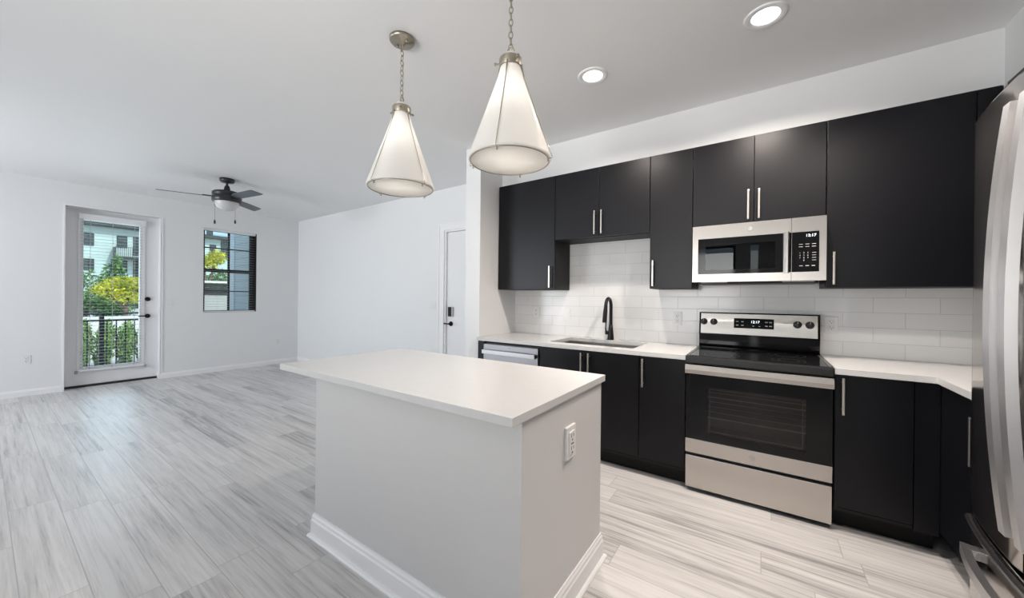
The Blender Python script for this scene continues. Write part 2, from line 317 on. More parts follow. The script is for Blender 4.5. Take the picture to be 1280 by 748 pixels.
# ------------------------------------------------------------------ mesh building helpers
class MB:
    def __init__(self): self.v = []; self.f = []; self.s = []
    def add(self, vs, fs, smooth=False):
        o = len(self.v); self.v += [Vector(p) for p in vs]
        for f in fs: self.f.append([i + o for i in f]); self.s.append(smooth)
        return self
    def box(self, a, b, bev=0.0, seg=2):
        (x0, y0, z0), (x1, y1, z1) = a, b
        x0, x1 = min(x0, x1), max(x0, x1); y0, y1 = min(y0, y1), max(y0, y1); z0, z1 = min(z0, z1), max(z0, z1)
        vs = [(x0, y0, z0), (x1, y0, z0), (x1, y1, z0), (x0, y1, z0), (x0, y0, z1), (x1, y0, z1), (x1, y1, z1), (x0, y1, z1)]
        fs = [(0, 3, 2, 1), (4, 5, 6, 7), (0, 1, 5, 4), (1, 2, 6, 5), (2, 3, 7, 6), (3, 0, 4, 7)]
        if bev <= 0: return self.add(vs, fs)
        bm = bmesh.new(); bv = [bm.verts.new(p) for p in vs]
        for f in fs: bm.faces.new([bv[i] for i in f])
        bmesh.ops.bevel(bm, geom=bm.edges[:], offset=min(bev, 0.49*min(x1-x0, y1-y0, z1-z0)), segments=seg, affect='EDGES', profile=0.6)
        bm.verts.index_update()
        self.add([v.co.copy() for v in bm.verts], [[v.index for v in f.verts] for f in bm.faces], smooth=False)
        bm.free(); return self
    def tube(self, pts, r, n=10, closed=False, caps=True, smooth=True):
        pts = [Vector(p) for p in pts]; k = len(pts)
        rs = r if isinstance(r, (list, tuple)) else [r]*k
        vs = []; prev = None
        for i, p in enumerate(pts):
            if closed: t = (pts[(i+1) % k] - pts[i-1])
            else: t = pts[min(i+1, k-1)] - pts[max(i-1, 0)]
            t = t.normalized()
            if prev is None:
                a = Vector((0, 0, 1)) if abs(t.z) < 0.9 else Vector((1, 0, 0))
                u = t.cross(a).normalized()
            else:
                u = (prev - t*prev.dot(t)).normalized()
            prev = u; w = t.cross(u)
            for j in range(n):
                an = 2*PI*j/n; vs.append(p + (u*math.cos(an) + w*math.sin(an))*rs[i])
        fs = []
        for i in range(k if closed else k-1):
            for j in range(n):
                a = i*n + j; b = i*n + (j+1) % n; c = ((i+1) % k)*n + (j+1) % n; d = ((i+1) % k)*n + j
                fs.append((a, b, c, d))
        self.add(vs, fs, smooth)
        if caps and not closed:
            self.add(vs[:n], [list(range(n))[::-1]]); self.add(vs[-n:], [list(range(n))])
        return self
    def lathe(self, prof, c=(0, 0, 0), n=32, axis='z', smooth=True):
        c = Vector(c); vs = []; fs = []
        k = len(prof)
        for (r, h) in prof:
            for j in range(n):
                a = 2*PI*j/n; x, y = r*math.cos(a), r*math.sin(a)
                p = {'z': (x, y, h), 'y': (x, h, y), 'x': (h, x, y)}[axis]
                vs.append(c + Vector(p))
        for i in range(k-1):
            for j in range(n):
                q = (i*n + j, i*n + (j+1) % n, (i+1)*n + (j+1) % n, (i+1)*n + j)
                fs.append(q if axis != 'y' else q[::-1])
        return self.add(vs, fs, smooth)
    def cyl(self, c, r, h, n=24, axis='z', bev=0.0):
        prof = [(0.0001, 0), (r-bev, 0), (r, bev), (r, h-bev), (r-bev, h), (0.0001, h)] if bev > 0 else [(0.0001, 0), (r, 0), (r, h), (0.0001, h)]
        o = len(self.s); self.lathe(prof, c, n, axis, smooth=True)
        for i in range(o, len(self.s)):
            k = (i - o)//n
            mid = 2 if bev > 0 else 1
            self.s[i] = (k == mid)
        return self
    def prism(self, poly, h0, h1, axis='z'):
        def mk(p, h): return {'z': (p[0], p[1], h), 'y': (p[0], h, p[1]), 'x': (h, p[0], p[1])}[axis]
        n = len(poly); vs = [mk(p, h0) for p in poly] + [mk(p, h1) for p in poly]
        fs = [list(range(n))[::-1], [i+n for i in range(n)]] + [(i, (i+1) % n, (i+1) % n + n, i+n) for i in range(n)]
        return self.add(vs, fs)
    def xform(self, mat):
        self.v = [mat @ p for p in self.v]; return self
    def build(self, name, mat, parent=None, **props):
        org = Vector((0, 0, 0))
        if parent is not None: org = Vector(parent['_o']) if '_o' in parent.keys() else Vector((0, 0, 0))
        me = bpy.data.meshes.new(name)
        me.from_pydata([tuple(p - org) for p in self.v], [], self.f)
        me.polygons.foreach_set('use_smooth', self.s)
        me.materials.append(mat)
        bm = bmesh.new(); bm.from_mesh(me); bmesh.ops.recalc_face_normals(bm, faces=bm.faces[:]); bm.to_mesh(me); bm.free()
        me.update()
        o = bpy.data.objects.new(name, me); COL.objects.link(o)
        if parent is not None: o.parent = parent; o['_o'] = list(org)
        for k, v in props.items(): o[k] = v
        return o

def clean(o):
    return o
def thing(name, label, cat, loc=(0, 0, 0), group=None):
    o = bpy.data.objects.new(name, None); COL.objects.link(o)
    o.empty_display_size = 0.05; o.location = loc; o['_o'] = list(loc)
    o['label'] = label; o['category'] = cat
    if group: o['group'] = group
    return o
def tag(o, label, cat, group=None):
    o['label'] = label; o['category'] = cat
    if group: o['group'] = group
    return o
def struct(o, label=None):
    o['kind'] = 'structure'
    if label: o['label'] = label
    return o
def dup(root, loc, label, rotz=None, group=None):
    r = root.copy(); COL.objects.link(r); r.location = loc; r['label'] = label
    if rotz is not None: r.rotation_euler = (0, 0, rotz)
    if group: r['group'] = group
    for ch in root.children:
        c = ch.copy(); COL.objects.link(c); c.parent = r
        for g in ch.children:
            d = g.copy(); COL.objects.link(d); d.parent = c
    return r
def text_mb(txt, size, origin, xdir, ydir, depth=0.0006):
    cu = bpy.data.curves.new('t', 'FONT'); cu.body = txt; cu.size = size; cu.align_x = 'CENTER'; cu.align_y = 'CENTER'; cu.extrude = depth
    ob = bpy.data.objects.new('t', cu); COL.objects.link(ob)
    dg = bpy.context.evaluated_depsgraph_get()
    me = bpy.data.meshes.new_from_object(ob.evaluated_get(dg))
    xd = Vector(xdir).normalized(); yd = Vector(ydir).normalized(); zd = xd.cross(yd); o = Vector(origin)
    mb = MB(); mb.add([o + xd*v.co.x + yd*v.co.y + zd*v.co.z for v in me.vertices], [list(p.vertices) for p in me.polygons])
    bpy.data.objects.remove(ob); bpy.data.curves.remove(cu); bpy.data.meshes.remove(me)
    return mb

# ------------------------------------------------------------------ room shell
XF, XR = -7.70, 1.40            # far wall (patio door), right wall behind the fridge
YH, YK, YL = 3.627, 3.42, -3.20 # hall wall, kitchen back wall, wall left of camera
ZC = 2.80
DY0, DY1, DZ1 = 0.650, 1.598, 2.490     # patio door opening
WY0, WY1, WZ0, WZ1 = 2.118, 2.892, 1.012, 2.435   # window opening
EX0, EX1, EZ1 = -3.62, -2.66, 2.225     # entry door opening

struct(MB().box((XF-0.20, YL-0.2, -0.12), (XR+0.2, YH+0.25, 0)).build('floor', M_floor), 'light grey wood look plank floor')
struct(MB().box((XF-0.20, YL-0.2, ZC), (XR+0.2, YH+0.25, ZC+0.15)).build('ceiling', M_ceil), 'white painted ceiling')

w = MB()
T = 0.20
w.box((XF-T, YL-0.2, 0), (XF, DY0, ZC)); w.box((XF-T, DY0, DZ1), (XF, DY1, ZC)); w.box((XF-T, DY1, 0), (XF, WY0, ZC))
w.box((XF-T, WY0, 0), (XF, WY1, WZ0)); w.box((XF-T, WY0, WZ1), (XF, WY1, ZC)); w.box((XF-T, WY1, 0), (XF, YH+0.25, ZC))
struct(w.build('wall_far', M_wall), 'white living room wall with patio door and window')
w = MB()
w.box((XF, YH, 0), (EX0, YH+0.25, ZC)); w.box((EX0, YH, EZ1), (EX1, YH+0.25, ZC)); w.box((EX1, YH, 0), (-2.30, YH+0.25, ZC)); w.box((EX0, YH+0.15, 0), (EX1, YH+0.25, EZ1))
struct(w.build('wall_hall', M_wall), 'long white wall with the entry door')
struct(MB().box((-2.487, 2.785, 0), (-2.30, YH, ZC)).build('wall_wing', M_wall), 'white wing wall ending beside the dishwasher')
struct(MB().box((-2.30, YK, 0), (XR, YK+0.25, ZC)).build('wall_kitchen', M_wall), 'white kitchen back wall')
struct(MB().box((XR, YL-0.2, 0), (XR+0.2, YK+0.25, ZC)).build('wall_right', M_wall), 'white wall behind the refrigerator')
w = MB()
wx = [(-7.0, -4.8), (-2.1, -0.5), (-0.24, -0.09)]  # openings added for the fill lamps, never in view
w.box((XF, YL-0.2, 0), (wx[0][0], YL, ZC)); w.box((wx[0][1], YL-0.2, 0), (wx[1][0], YL, ZC)); w.box((wx[1][1], YL-0.2, 0), (wx[2][0], YL, ZC)); w.box((wx[2][1], YL-0.2, 0), (XR, YL, ZC))
for a, b in wx: w.box((a, YL-0.2, 0), (b, YL, 0.6 if b-a > 0.5 else 0.1)); w.box((a, YL-0.2, 2.5), (b, YL, ZC))
struct(w.build('wall_left', M_wall), 'white wall out of view with two added wide windows and an added sidelight')
SY = 3.15
w = MB(); w.box((-2.30, SY, 2.472), (XR, YK, ZC)); w.box((1.07, 1.10, 2.472), (XR, SY, ZC))
struct(w.build('wall_soffit', M_wall), 'white soffit above the wall cabinets')
struct(MB().box((-2.30, YK-0.008, 0.922), (XR-0.008, YK, 2.0)).build('wall_backsplash', M_tile), 'glossy white subway tile backsplash')
struct(MB().box((XR-0.008, 2.17, 0.922), (XR, YK, 1.60)).build('wall_backsplash_side', M_tile_r))

def baseboard_profile(h, t, shoe=0.0):
    # cross-section: distance from wall, height
    p = [(0, 0), (t+shoe, 0)]
    if shoe > 0: p += [(t+shoe, shoe*0.5), (t+shoe*0.7, shoe*0.9), (t, shoe*1.1)]
    p += [(t, h*0.70), (t*0.72, h*0.76), (t*0.72, h*0.86), (t*0.40, h*0.93), (t*0.35, h), (0, h)]
    return p
def base_run(mb, x0, y0, x1, y1, nx, ny, h=0.085, t=0.014, shoe=0.0, m0=0.0, m1=0.0):
    """baseboard from (x0,y0) to (x1,y1), outward normal (nx,ny); m0,m1 = mitre growth at the ends"""
    d = Vector((x1-x0, y1-y0)).normalized(); pr = baseboard_profile(h, t, shoe); n = len(pr); vs = []
    for (px, py, m, sg) in ((x0, y0, m0, -1), (x1, y1, m1, 1)):
        for (o, z) in pr: vs.append((px + nx*o + d.x*sg*m*o, py + ny*o + d.y*sg*m*o, z))
    fs = [list(range(n)), [i+n for i in range(n)][::-1]] + [(i, i+n, (i+1) % n + n, (i+1) % n) for i in range(n)]
    mb.add(vs, fs)
b = MB(); base_run(b, XF, YL, XF, DY0, 1, 0); base_run(b, XF, DY1+0.002, XF, YH, 1, 0, m0=1.0, m1=-1.0)
base_run(b, XF-0.13, DY1, XF, DY1, 0, -1, m1=1.0)
struct(b.build('baseboard_far', M_trim))
b = MB(); base_run(b, XF, YH, EX0-0.11, YH, 0, -1, m0=-1.0)
struct(b.build('baseboard_hall', M_trim))
b = MB(); base_run(b, -2.487, 2.785, -2.30, 2.785, 0, -1)
struct(b.build('baseboard_wing', M_trim))

# ------------------------------------------------------------------ patio door (in the far wall)
XD = -7.84
b = MB()   # thin corner trim round the opening
b.box((XF-0.02, DY0-0.018, 0), (XF+0.008, DY0, DZ1+0.02)); b.box((XF-0.02, DY1, 0), (XF+0.008, DY1+0.022, DZ1+0.02)); b.box((XF-0.02, DY0, DZ1), (XF+0.008, DY1, DZ1+0.02))
struct(b.build('trim_1', M_trim), 'white corner trim around the patio door opening')
b = MB()
LY0, LY1, LZ0, LZ1 = 0.825, 1.385, 0.275, 2.340
for (a, c) in (((DY0, 0.03), (LY0, DZ1)), ((LY1, 0.03), (DY1, DZ1)), ((LY0, 0.03), (LY1, LZ0)), ((LY0, LZ1), (LY1, DZ1))):
    b.box((XD-0.045, a[0], a[1]), (XD, c[0], c[1]))
door1 = struct(b.build('door_1', M_door), 'white patio door with a full glass lite')
b = MB()
for (a, c) in (((0.772, LZ0-0.05), (LY0, LZ1+0.05)), ((LY1, LZ0-0.05), (1.440, LZ1+0.05)), ((LY0, LZ0-0.05), (LY1, LZ0)), ((LY0, LZ1), (LY1, LZ1+0.05))):
    b.box((XD, a[0], a[1]), (XD+0.016, c[0], c[1]), 0.004)
b.build('lite_frame', M_trim, door1)
MB().box((XD-0.03, LY0, LZ0), (XD-0.024, LY1, LZ1)).build('pane', M_glass, door1)
MB().box((XD-0.06, DY0, 0.0), (XD+0.02, DY1, 0.028)).build('threshold', M_blackmatte, door1)
b = MB(); b.cyl((XD, 1.475, 1.235), 0.032, 0.022, axis='x', bev=0.004)
b.build('deadbolt', M_blackmetal, door1)
b = MB(); b.cyl((XD, 1.475, 0.975), 0.032, 0.014, axis='x', bev=0.003); b.tube([(XD+0.012, 1.475, 0.975), (XD+0.05, 1.475, 0.975)], 0.011); b.tube([(XD+0.05, 1.482, 0.975), (XD+0.054, 1.43, 0.977), (XD+0.05, 1.365, 0.975)], [0.011, 0.010, 0.008])
b.build('door_handle', M_blackmetal, door1)

bl = thing('door_blind', 'white slatted blind open over the patio door glass', 'blind', (XD+0.02, 1.1, 0.13))
MB().box((XD+0.016, 0.775, 2.345), (XD+0.060, 1.445, 2.425), 0.004).build('headrail', M_blind, bl)
def slat_mb(x0, x1, y0, y1, z0, z1, pitch, tilt=0.0):
    mb = MB(); n = int((z1-z0)/pitch); xm = (x0+x1)/2
    for i in range(n):
        z = z0 + (i+0.5)*pitch
        pts = []
        for k in range(5):
            s = k/4*2-1; x = xm + s*(x1-x0)/2; zz = z + (1-s*s)*0.002 + s*tilt
            pts.append((x, zz))
        vs = []; 
        for y in (y0, y1):
            for (x, zz) in pts: vs.append((x, y, zz))
            for (x, zz) in reversed(pts): vs.append((x, y, zz-0.0015))
        m = 10; fs = [list(range(m))[::-1], [q+m for q in range(m)]] + [(q, (q+1) % m, (q+1) % m + m, q+m) for q in range(m)]
        mb.add(vs, fs)
    return mb
slat_mb(XD+0.028, XD+0.048, 0.795, 1.405, 0.26, 2.345, 0.044).build('slats', M_slat_backlit, bl)
MB().box((XD+0.018, 0.785, 0.222), (XD+0.058, 1.435, 0.245), 0.004).build('bottom_rail', M_blind, bl)
for y in (0.765, 1.447): MB().box((XD+0.0, y-0.012, 0.195), (XD+0.05, y+0.012, 0.232), 0.003).build('hold_down_bracket', M_greyplastic, bl)
for y in (0.885, 1.10, 1.325):
    for x in (XD+0.024, XD+0.052): MB().tube([(x, y, 0.24), (x, y, 2.35)], 0.0013, n=5).build('ladder_cord', M_greyplastic, bl)

# ------------------------------------------------------------------ window (in the far wall)
XW = -7.775
b = MB()
fr = 0.030
b.box((XW-0.07, WY0, WZ0), (XW, WY0+fr, WZ1)); b.box((XW-0.07, WY1-fr, WZ0), (XW, WY1, WZ1)); b.box((XW-0.07, WY0+fr, WZ0), (XW, WY1-fr, WZ0+fr)); b.box((XW-0.07, WY0+fr, WZ1-fr), (XW, WY1-fr, WZ1))
b.box((XW, WY1-0.008, WZ0), (XF-0.004, WY1, WZ1))
win = struct(b.build('window_1', M_blackmatte), 'black framed double hung window')
ZM = 1.73
b = MB(); b.box((XW-0.06, WY0+fr, ZM-0.028), (XW-0.004, WY1-fr, ZM+0.028)); b.build('meeting_rail', M_blackmatte, win)
for nm, z0, z1, zm in (('upper_sash', ZM+0.028, WZ1-fr, 2.118), ('lower_sash', WZ0+fr, ZM-0.028, 1.375)):
    b = MB(); x0, x1 = XW-0.045, XW-0.015
    b.box((x0, 2.485, z0), (x1, 2.513, z1)); b.box((x0, WY0+fr, zm-0.010), (x1, WY1-fr, zm+0.010))
    b.box((x0, WY0+fr, z0), (x1, WY0+fr+0.012, z1)); b.box((x0, WY1-fr-0.05, z0), (x1, WY1-fr, z1))
    sash = b.build(nm, M_blackmatte, win)
    MB().box((XW-0.034, WY0+fr, z0), (XW-0.029, WY1-fr, z1)).build('pane', M_glass, sash)
b = MB(); b.box((XW-0.004, 2.48, ZM-0.02), (XW+0.012, 2.52, ZM+0.012), 0.003); b.build('sash_lock', M_blackmetal, win)
bl = thing('window_blind', 'white slatted blind open inside the black window', 'blind', (XW+0.03, 2.5, WZ0))
slat_mb(XW+0.025, XW+0.043, WY0+0.006, WY1-0.012, WZ0+0.03, WZ1-0.035, 0.044).build('slats', M_slat_backlit, bl)
MB().box((XW+0.012, WY0+0.004, WZ1-0.035), (XW+0.056, WY1-0.010, WZ1-0.002), 0.003).build('headrail', M_blind, bl)
MB().box((XW+0.014, WY0+0.006, WZ0+0.004), (XW+0.054, WY1-0.012, WZ0+0.022), 0.003).build('bottom_rail', M_blind, bl)

# added windows out of view left of the camera, holding the fill lamps
for i, (a, c) in enumerate(wx[:2]):
    b = MB(); y0, y1 = YL-0.14, YL-0.08
    b.box((a, y0, 0.6), (a+0.05, y1, 2.5)); b.box((c-0.05, y0, 0.6), (c, y1, 2.5)); b.box((a+0.05, y0, 0.6), (c-0.05, y1, 0.65)); b.box((a+0.05, y0, 2.45), (c-0.05, y1, 2.5)); b.box(((a+c)/2-0.03, y0, 0.65), ((a+c)/2+0.03, y1, 2.45))
    wf = struct(b.build('window_%d' % (i+2), M_blackmatte))

# ------------------------------------------------------------------ entry door
b = MB()
cw = 0.105
b.box((EX0-cw, YH-0.018, 0), (EX0, YH, EZ1+cw*0.85)); b.box((EX1, YH-0.018, 0), (EX1+cw, YH, EZ1+cw*0.85)); b.box((EX0, YH-0.018, EZ1), (EX1, YH, EZ1+cw*0.85))
b.box((EX0-cw, YH-0.026, 0), (EX0-cw+0.02, YH-0.018, EZ1+cw*0.85)); b.box((EX1+cw-0.02, YH-0.026, 0), (EX1+cw, YH-0.018, EZ1+cw*0.85)); b.box((EX0-cw+0.02, YH-0.026, EZ1+cw*0.85-0.02), (EX1+cw-0.02, YH-0.018, EZ1+cw*0.85))
b.box((EX0, YH, 0), (EX0+0.022, YH+0.12, EZ1)); b.box((EX1-0.022, YH, 0), (EX1, YH+0.12, EZ1)); b.box((EX0+0.022, YH, EZ1-0.022), (EX1-0.022, YH+0.12, EZ1))
struct(b.build('trim_2', M_trim), 'white casing of the entry door')
YD = YH + 0.03
d2 = struct(MB().box((EX0+0.025, YD, 0.006), (EX1-0.025, YD+0.044, EZ1-0.026), 0.002).build('door_2', M_door), 'white flat entry door')
b = MB(); b.box((-3.555, YD-0.028, 1.045), (-3.485, YD, 1.175), 0.006); b.build('keypad_lock', M_blackgloss, d2)
b = MB(); b.box((-3.492, YD-0.026, 1.045), (-3.470, YD, 1.175), 0.004); b.build('keypad_surround', M_greyplastic, d2)
b = MB(); b.cyl((-3.515, YD-0.014, 0.945), 0.033, 0.014, axis='y', bev=0.003); b.tube([(-3.515, YD-0.012, 0.945), (-3.515, YD-0.055, 0.945)], 0.011); b.tube([(-3.505, YD-0.055, 0.945), (-3.60, YD-0.055, 0.948)], [0.011, 0.009])
b.build('door_handle', M_blackmetal, d2)

# ------------------------------------------------------------------ kitchen cabinets
YU, YB = 3.080, 2.765        # front planes of wall-cabinet doors / base-cabinet doors
DT = 0.020
def pull_v(parent, x, z0, z1, yfront):
    mb = MB(); y = yfront-0.034
    mb.box((x-0.006, y-0.005, z0), (x+0.006, y+0.005, z1), 0.002)
    for z in (z0+0.025, z1-0.025): mb.tube([(x, yfront, z), (x, y, z)], 0.0045, n=8)
    return mb.build('handle', M_nickel, parent)
def slab_door(parent, x0, x1, z0, z1, yf, g=0.0016):
    return MB().box((x0+g, yf, z0), (x1-g, yf+DT, z1), 0.0015).build('door', M_cab, parent)

def wall_cab(label, x0, x1, z0, doors, handles, top=2.462):
    r = thing('wall_cabinet', label, 'cabinet', ((x0+x1)/2, YU+0.17, z0), 'dark wall cabinets')
    mb = MB(); y0, y1 = YU+DT+0.001, YK-0.009
    t = 0.018
    mb.box((x0, y0, z0), (x0+t, SY-0.002, 2.471)); mb.box((x1-t, y0, z0), (x1, SY-0.002, 2.471)); mb.box((x0+t, y0, 2.471-t), (x1-t, SY-0.002, 2.471))
    mb.box((x0, SY-0.002, z0), (x1, y1, 2.470))
    mb.box((x0+t, y0, z0+0.004), (x1-t, SY-0.002, z0+t))
    mb.build('carcass', M_cabin, r)
    for (a, c), h in zip(doors, handles):
        d = slab_door(r, a, c, z0+0.001, top, YU)
        if h: pull_v(d, h[0], h[1], h[2], YU)
    return r
wall_cab('tall dark wall cabinet at the left end, next to the wing wall', -2.296, -1.632, 1.390, [(-2.292, -1.632)], [(-1.672, 1.405, 1.612)])
wall_cab('short dark two-door wall cabinet above the sink and faucet', -1.630, -0.766, 1.853, [(-1.630, -1.197), (-1.197, -0.766)], [(-1.228, 1.872, 2.078), (-1.165, 1.872, 2.078)])
wall_cab('narrow tall dark wall cabinet between the sink and the microwave', -0.764, -0.451, 1.390, [(-0.764, -0.451)], [(-0.732, 1.410, 1.616)])
wall_cab('short dark two-door wall cabinet directly above the microwave', -0.449, 0.327, 1.858, [(-0.449, -0.061), (-0.061, 0.327)], [(-0.094, 1.872, 2.078), (-0.031, 1.872, 2.078)])
r = wall_cab('wide tall dark wall cabinet right of the microwave, reaching the corner', 0.329, 1.045, 1.390, [(0.329, 0.952)], [(0.365, 1.408, 1.614)])
MB().box((0.955, YU+0.004, 1.391), (1.045, YU+DT, 2.462)).build('filler_panel', M_cab, r)
# wall cabinets on the right wall
def side_cab(label, y0, y1, z0, z1, splits, xf=1.045, handle=None):
    r = thing('wall_cabinet', label, 'cabinet', (1.22, (y0+y1)/2, z0), 'dark wall cabinets')
    MB().box((xf+DT+0.001, y0, z0), (XR-0.010, y1, z1)).build('carcass', M_cabin, r)
    for a, c in splits:
        d = MB().box((xf, a+0.0016, z0+0.001), (xf+DT, c-0.0016, z1-0.010), 0.0015).build('door', M_cab, r)
        if handle:
            mb = MB(); x = xf-0.034; y = handle[0]
            mb.box((x-0.005, y-0.006, handle[1]), (x+0.005, y+0.006, handle[2]), 0.002)
            for z in (handle[1]+0.025, handle[2]-0.025): mb.tube([(x, y, z), (xf, y, z)], 0.0045, n=8)
            mb.build('handle', M_nickel, d)
    return r
side_cab('dark wall cabinet in the corner mostly hidden by the refrigerator', 2.185, 3.070, 1.390, 2.471, [(2.190, 3.050)], handle=(2.24, 1.41, 1.616))
side_cab('dark cabinet above the refrigerator', 1.20, 2.180, 2.02, 2.471, [(1.20, 1.690), (1.690, 2.180)])

def base_cab(label, x0, x1, doors, handles, fill=None, sink=None, zt=0.888):
    r = thing('base_cabinet', label, 'cabinet', ((x0+x1)/2, YB+0.3, 0), 'dark base cabinets')
    mb = MB(); t = 0.018; y0, y1 = YB+DT+0.001, YK-0.012
    mb.box((x0, y0, 0.105), (x0+t, y1, zt)); mb.box((x1-t, y0, 0.105), (x1, y1, zt)); mb.box((x0+t, y0, 0.105), (x1-t, y1, 0.123)); mb.box((x0+t, y1-t, 0.123), (x1-t, y1, zt)); mb.box((x0+t, y0, zt-0.03), (x1-t, y0+0.05, zt))
    mb.build('carcass', M_cabin, r)
    MB().box((x0, YB+0.085, 0), (x1, YB+0.10, 0.105)).build('toe_kick', M_toe, r)
    for (a, c), h in zip(doors, handles):
        d = slab_door(r, a, c, 0.135, zt-0.004, YB)
        if h: pull_v(d, h[0], h[1], h[2], YB)
    if fill: MB().box((fill[0], YB+0.004, 0.105), (fill[1], YB+DT, zt-0.004)).build('filler_panel', M_cab, r)
    return r
base_cab('dark two-door base cabinet under the sink', -1.604, -0.753, [(-1.604, -1.171), (-1.171, -0.753)], [(-1.203, 0.664, 0.870), (-1.141, 0.664, 0.870)])
base_cab('dark base cabinet with one door left of the range', -0.751, -0.439, [(-0.751, -0.439)], [(-0.722, 0.664, 0.870)])
base_cab('dark base cabinet with one door right of the range', 0.341, 0.748, [(0.341, 0.655)], [(0.373, 0.666, 0.872)], fill=(0.657, 0.748))
tag(MB().box((-2.296, YB+0.001, 0), (-2.222, YB+0.02, 0.888)).box((-2.296, YB+0.02, 0), (-2.278, YK-0.012, 0.888)).build('end_panel', M_cab), 'dark end panel between the wing wall and the dishwasher', 'panel')
# base leg on the right wall
XBR = 0.748
r = thing('base_cabinet', 'dark navy base cabinet beside the refrigerator, facing the island', 'cabinet', (1.0, 2.48, 0), 'dark base cabinets')
MB().box((XBR+DT+0.001, 2.185, 0.105), (XR-0.010, 2.760, 0.888)).box((XBR+DT+0.001, 2.790, 0.105), (XR-0.010, YK-0.012, 0.888)).build('carcass', M_cabin, r)
MB().box((XBR+0.085, 2.185, 0), (XBR+0.10, 2.86, 0.105)).build('toe_kick', M_toe, r)
d = MB().box((XBR, 2.300, 0.135), (XBR+DT, 2.762, 0.884), 0.0015).build('door', M_cab, r)
mb = MB(); x = XBR-0.034
mb.box((x-0.005, 2.331, 0.618), (x+0.005, 2.343, 0.824), 0.002)
for z in (0.643, 0.799): mb.tube([(x, 2.337, z), (XBR, 2.337, z)], 0.0045, n=8)
mb.build('handle', M_nickel, d)
MB().box((XBR, 2.187, 0.135), (XBR+DT, 2.297, 0.884), 0.0015).build('filler_panel', M_cab, r)

# worktops
YC = 2.742; ZT = 0.922; TH = 0.032
sx0, sx1, sy0, sy1 = -1.565, -0.825, 2.865, 3.315
b = MB()
b.box((-2.298, YC, ZT-TH), (sx0, YK-0.009, ZT)); b.box((sx1, YC, ZT-TH), (-0.437, YK-0.009, ZT)); b.box((sx0, YC, ZT-TH), (sx1, sy0, ZT)); b.box((sx0, sy1, ZT-TH), (sx1, YK-0.009, ZT))
tag(b.build('countertop', M_quartz), 'white quartz countertop with the sink, left of the range', 'countertop', 'white quartz countertops')
b = MB(); b.prism([(0.338, YC), (0.728, YC), (0.728, 2.185), (XR-0.010, 2.185), (XR-0.010, YK-0.009), (0.338, YK-0.009)], ZT-TH, ZT)
tag(b.build('countertop', M_quartz), 'white quartz corner countertop, right of the range', 'countertop', 'white quartz countertops')

# sink
r = thing('sink', 'stainless undermount sink set in the left countertop', 'sink', (-1.195, 3.09, 0.68))
b = MB(); zt, zb = ZT-TH-0.001, 0.690; th = 0.004
e = 0.006
x0, x1, y0, y1 = sx0-e, sx1+e, sy0-e, sy1+e
b.box((x0-0.02, y0-0.02, zt-0.003), (x0, y1+0.02, zt)); b.box((x1, y0-0.02, zt-0.003), (x1+0.02, y1+0.02, zt)); b.box((x0, y0-0.02, zt-0.003), (x1, y0, zt)); b.box((x0, y1, zt-0.003), (x1, y1+0.02, zt))
b.box((x0, y0, zb), (x0+th, y1, zt)); b.box((x1-th, y0, zb), (x1, y1, zt)); b.box((x0+th, y0, zb), (x1-th, y0+th, zt)); b.box((x0+th, y1-th, zb), (x1-th, y1, zt)); b.box((x0+th, y0+th, zb), (x1-th, y1-th, zb+th))
b.build('basin', M_sinksteel, r)
MB().cyl((-1.195, 3.12, zb+th), 0.045, 0.004, bev=0.001).build('drain', M_steel, r)

# faucet
r = thing('faucet', 'matte black gooseneck kitchen faucet behind the sink', 'faucet', (-1.176, 3.352, ZT))
fx, fy = -1.176, 3.352
b = MB(); b.lathe([(0.0001, ZT), (0.030, ZT), (0.030, ZT+0.006), (0.026, ZT+0.05), (0.021, ZT+0.10), (0.0165, ZT+0.14), (0.0001, ZT+0.14)], (fx, fy, 0), 24)
b.build('body', M_blackmetal, r)
pts = [(fx, fy, ZT+0.13), (fx, fy, ZT+0.22), (fx, fy, ZT+0.315)]
R = 0.068
for k in range(1, 13):
    a = PI*k/12*0.93; pts.append((fx, fy-R+R*math.cos(a), ZT+0.315+R*1.05*math.sin(a)))
b = MB(); b.tube(pts, 0.0155, n=14); b.build('spout', M_blackmetal, r)
p1 = Vector(pts[-1]); dirn = Vector((0, -0.20, -1)).normalized()
b = MB(); b.tube([p1, p1+dirn*0.03, p1+dirn*0.06, p1+dirn*0.165], [0.0155, 0.0165, 0.019, 0.0205], n=16); b.build('spray_head', M_blackmetal, r)
b = MB(); b.tube([(fx-0.018, fy-0.006, ZT+0.065), (fx-0.048, fy-0.018, ZT+0.065)], 0.017, n=14); b.tube([(fx-0.040, fy-0.014, ZT+0.072), (fx-0.044, fy-0.016, ZT+0.11), (fx-0.040, fy-0.016, ZT+0.165)], [0.008, 0.006, 0.0055], n=10)
b.build('lever', M_blackmetal, r)

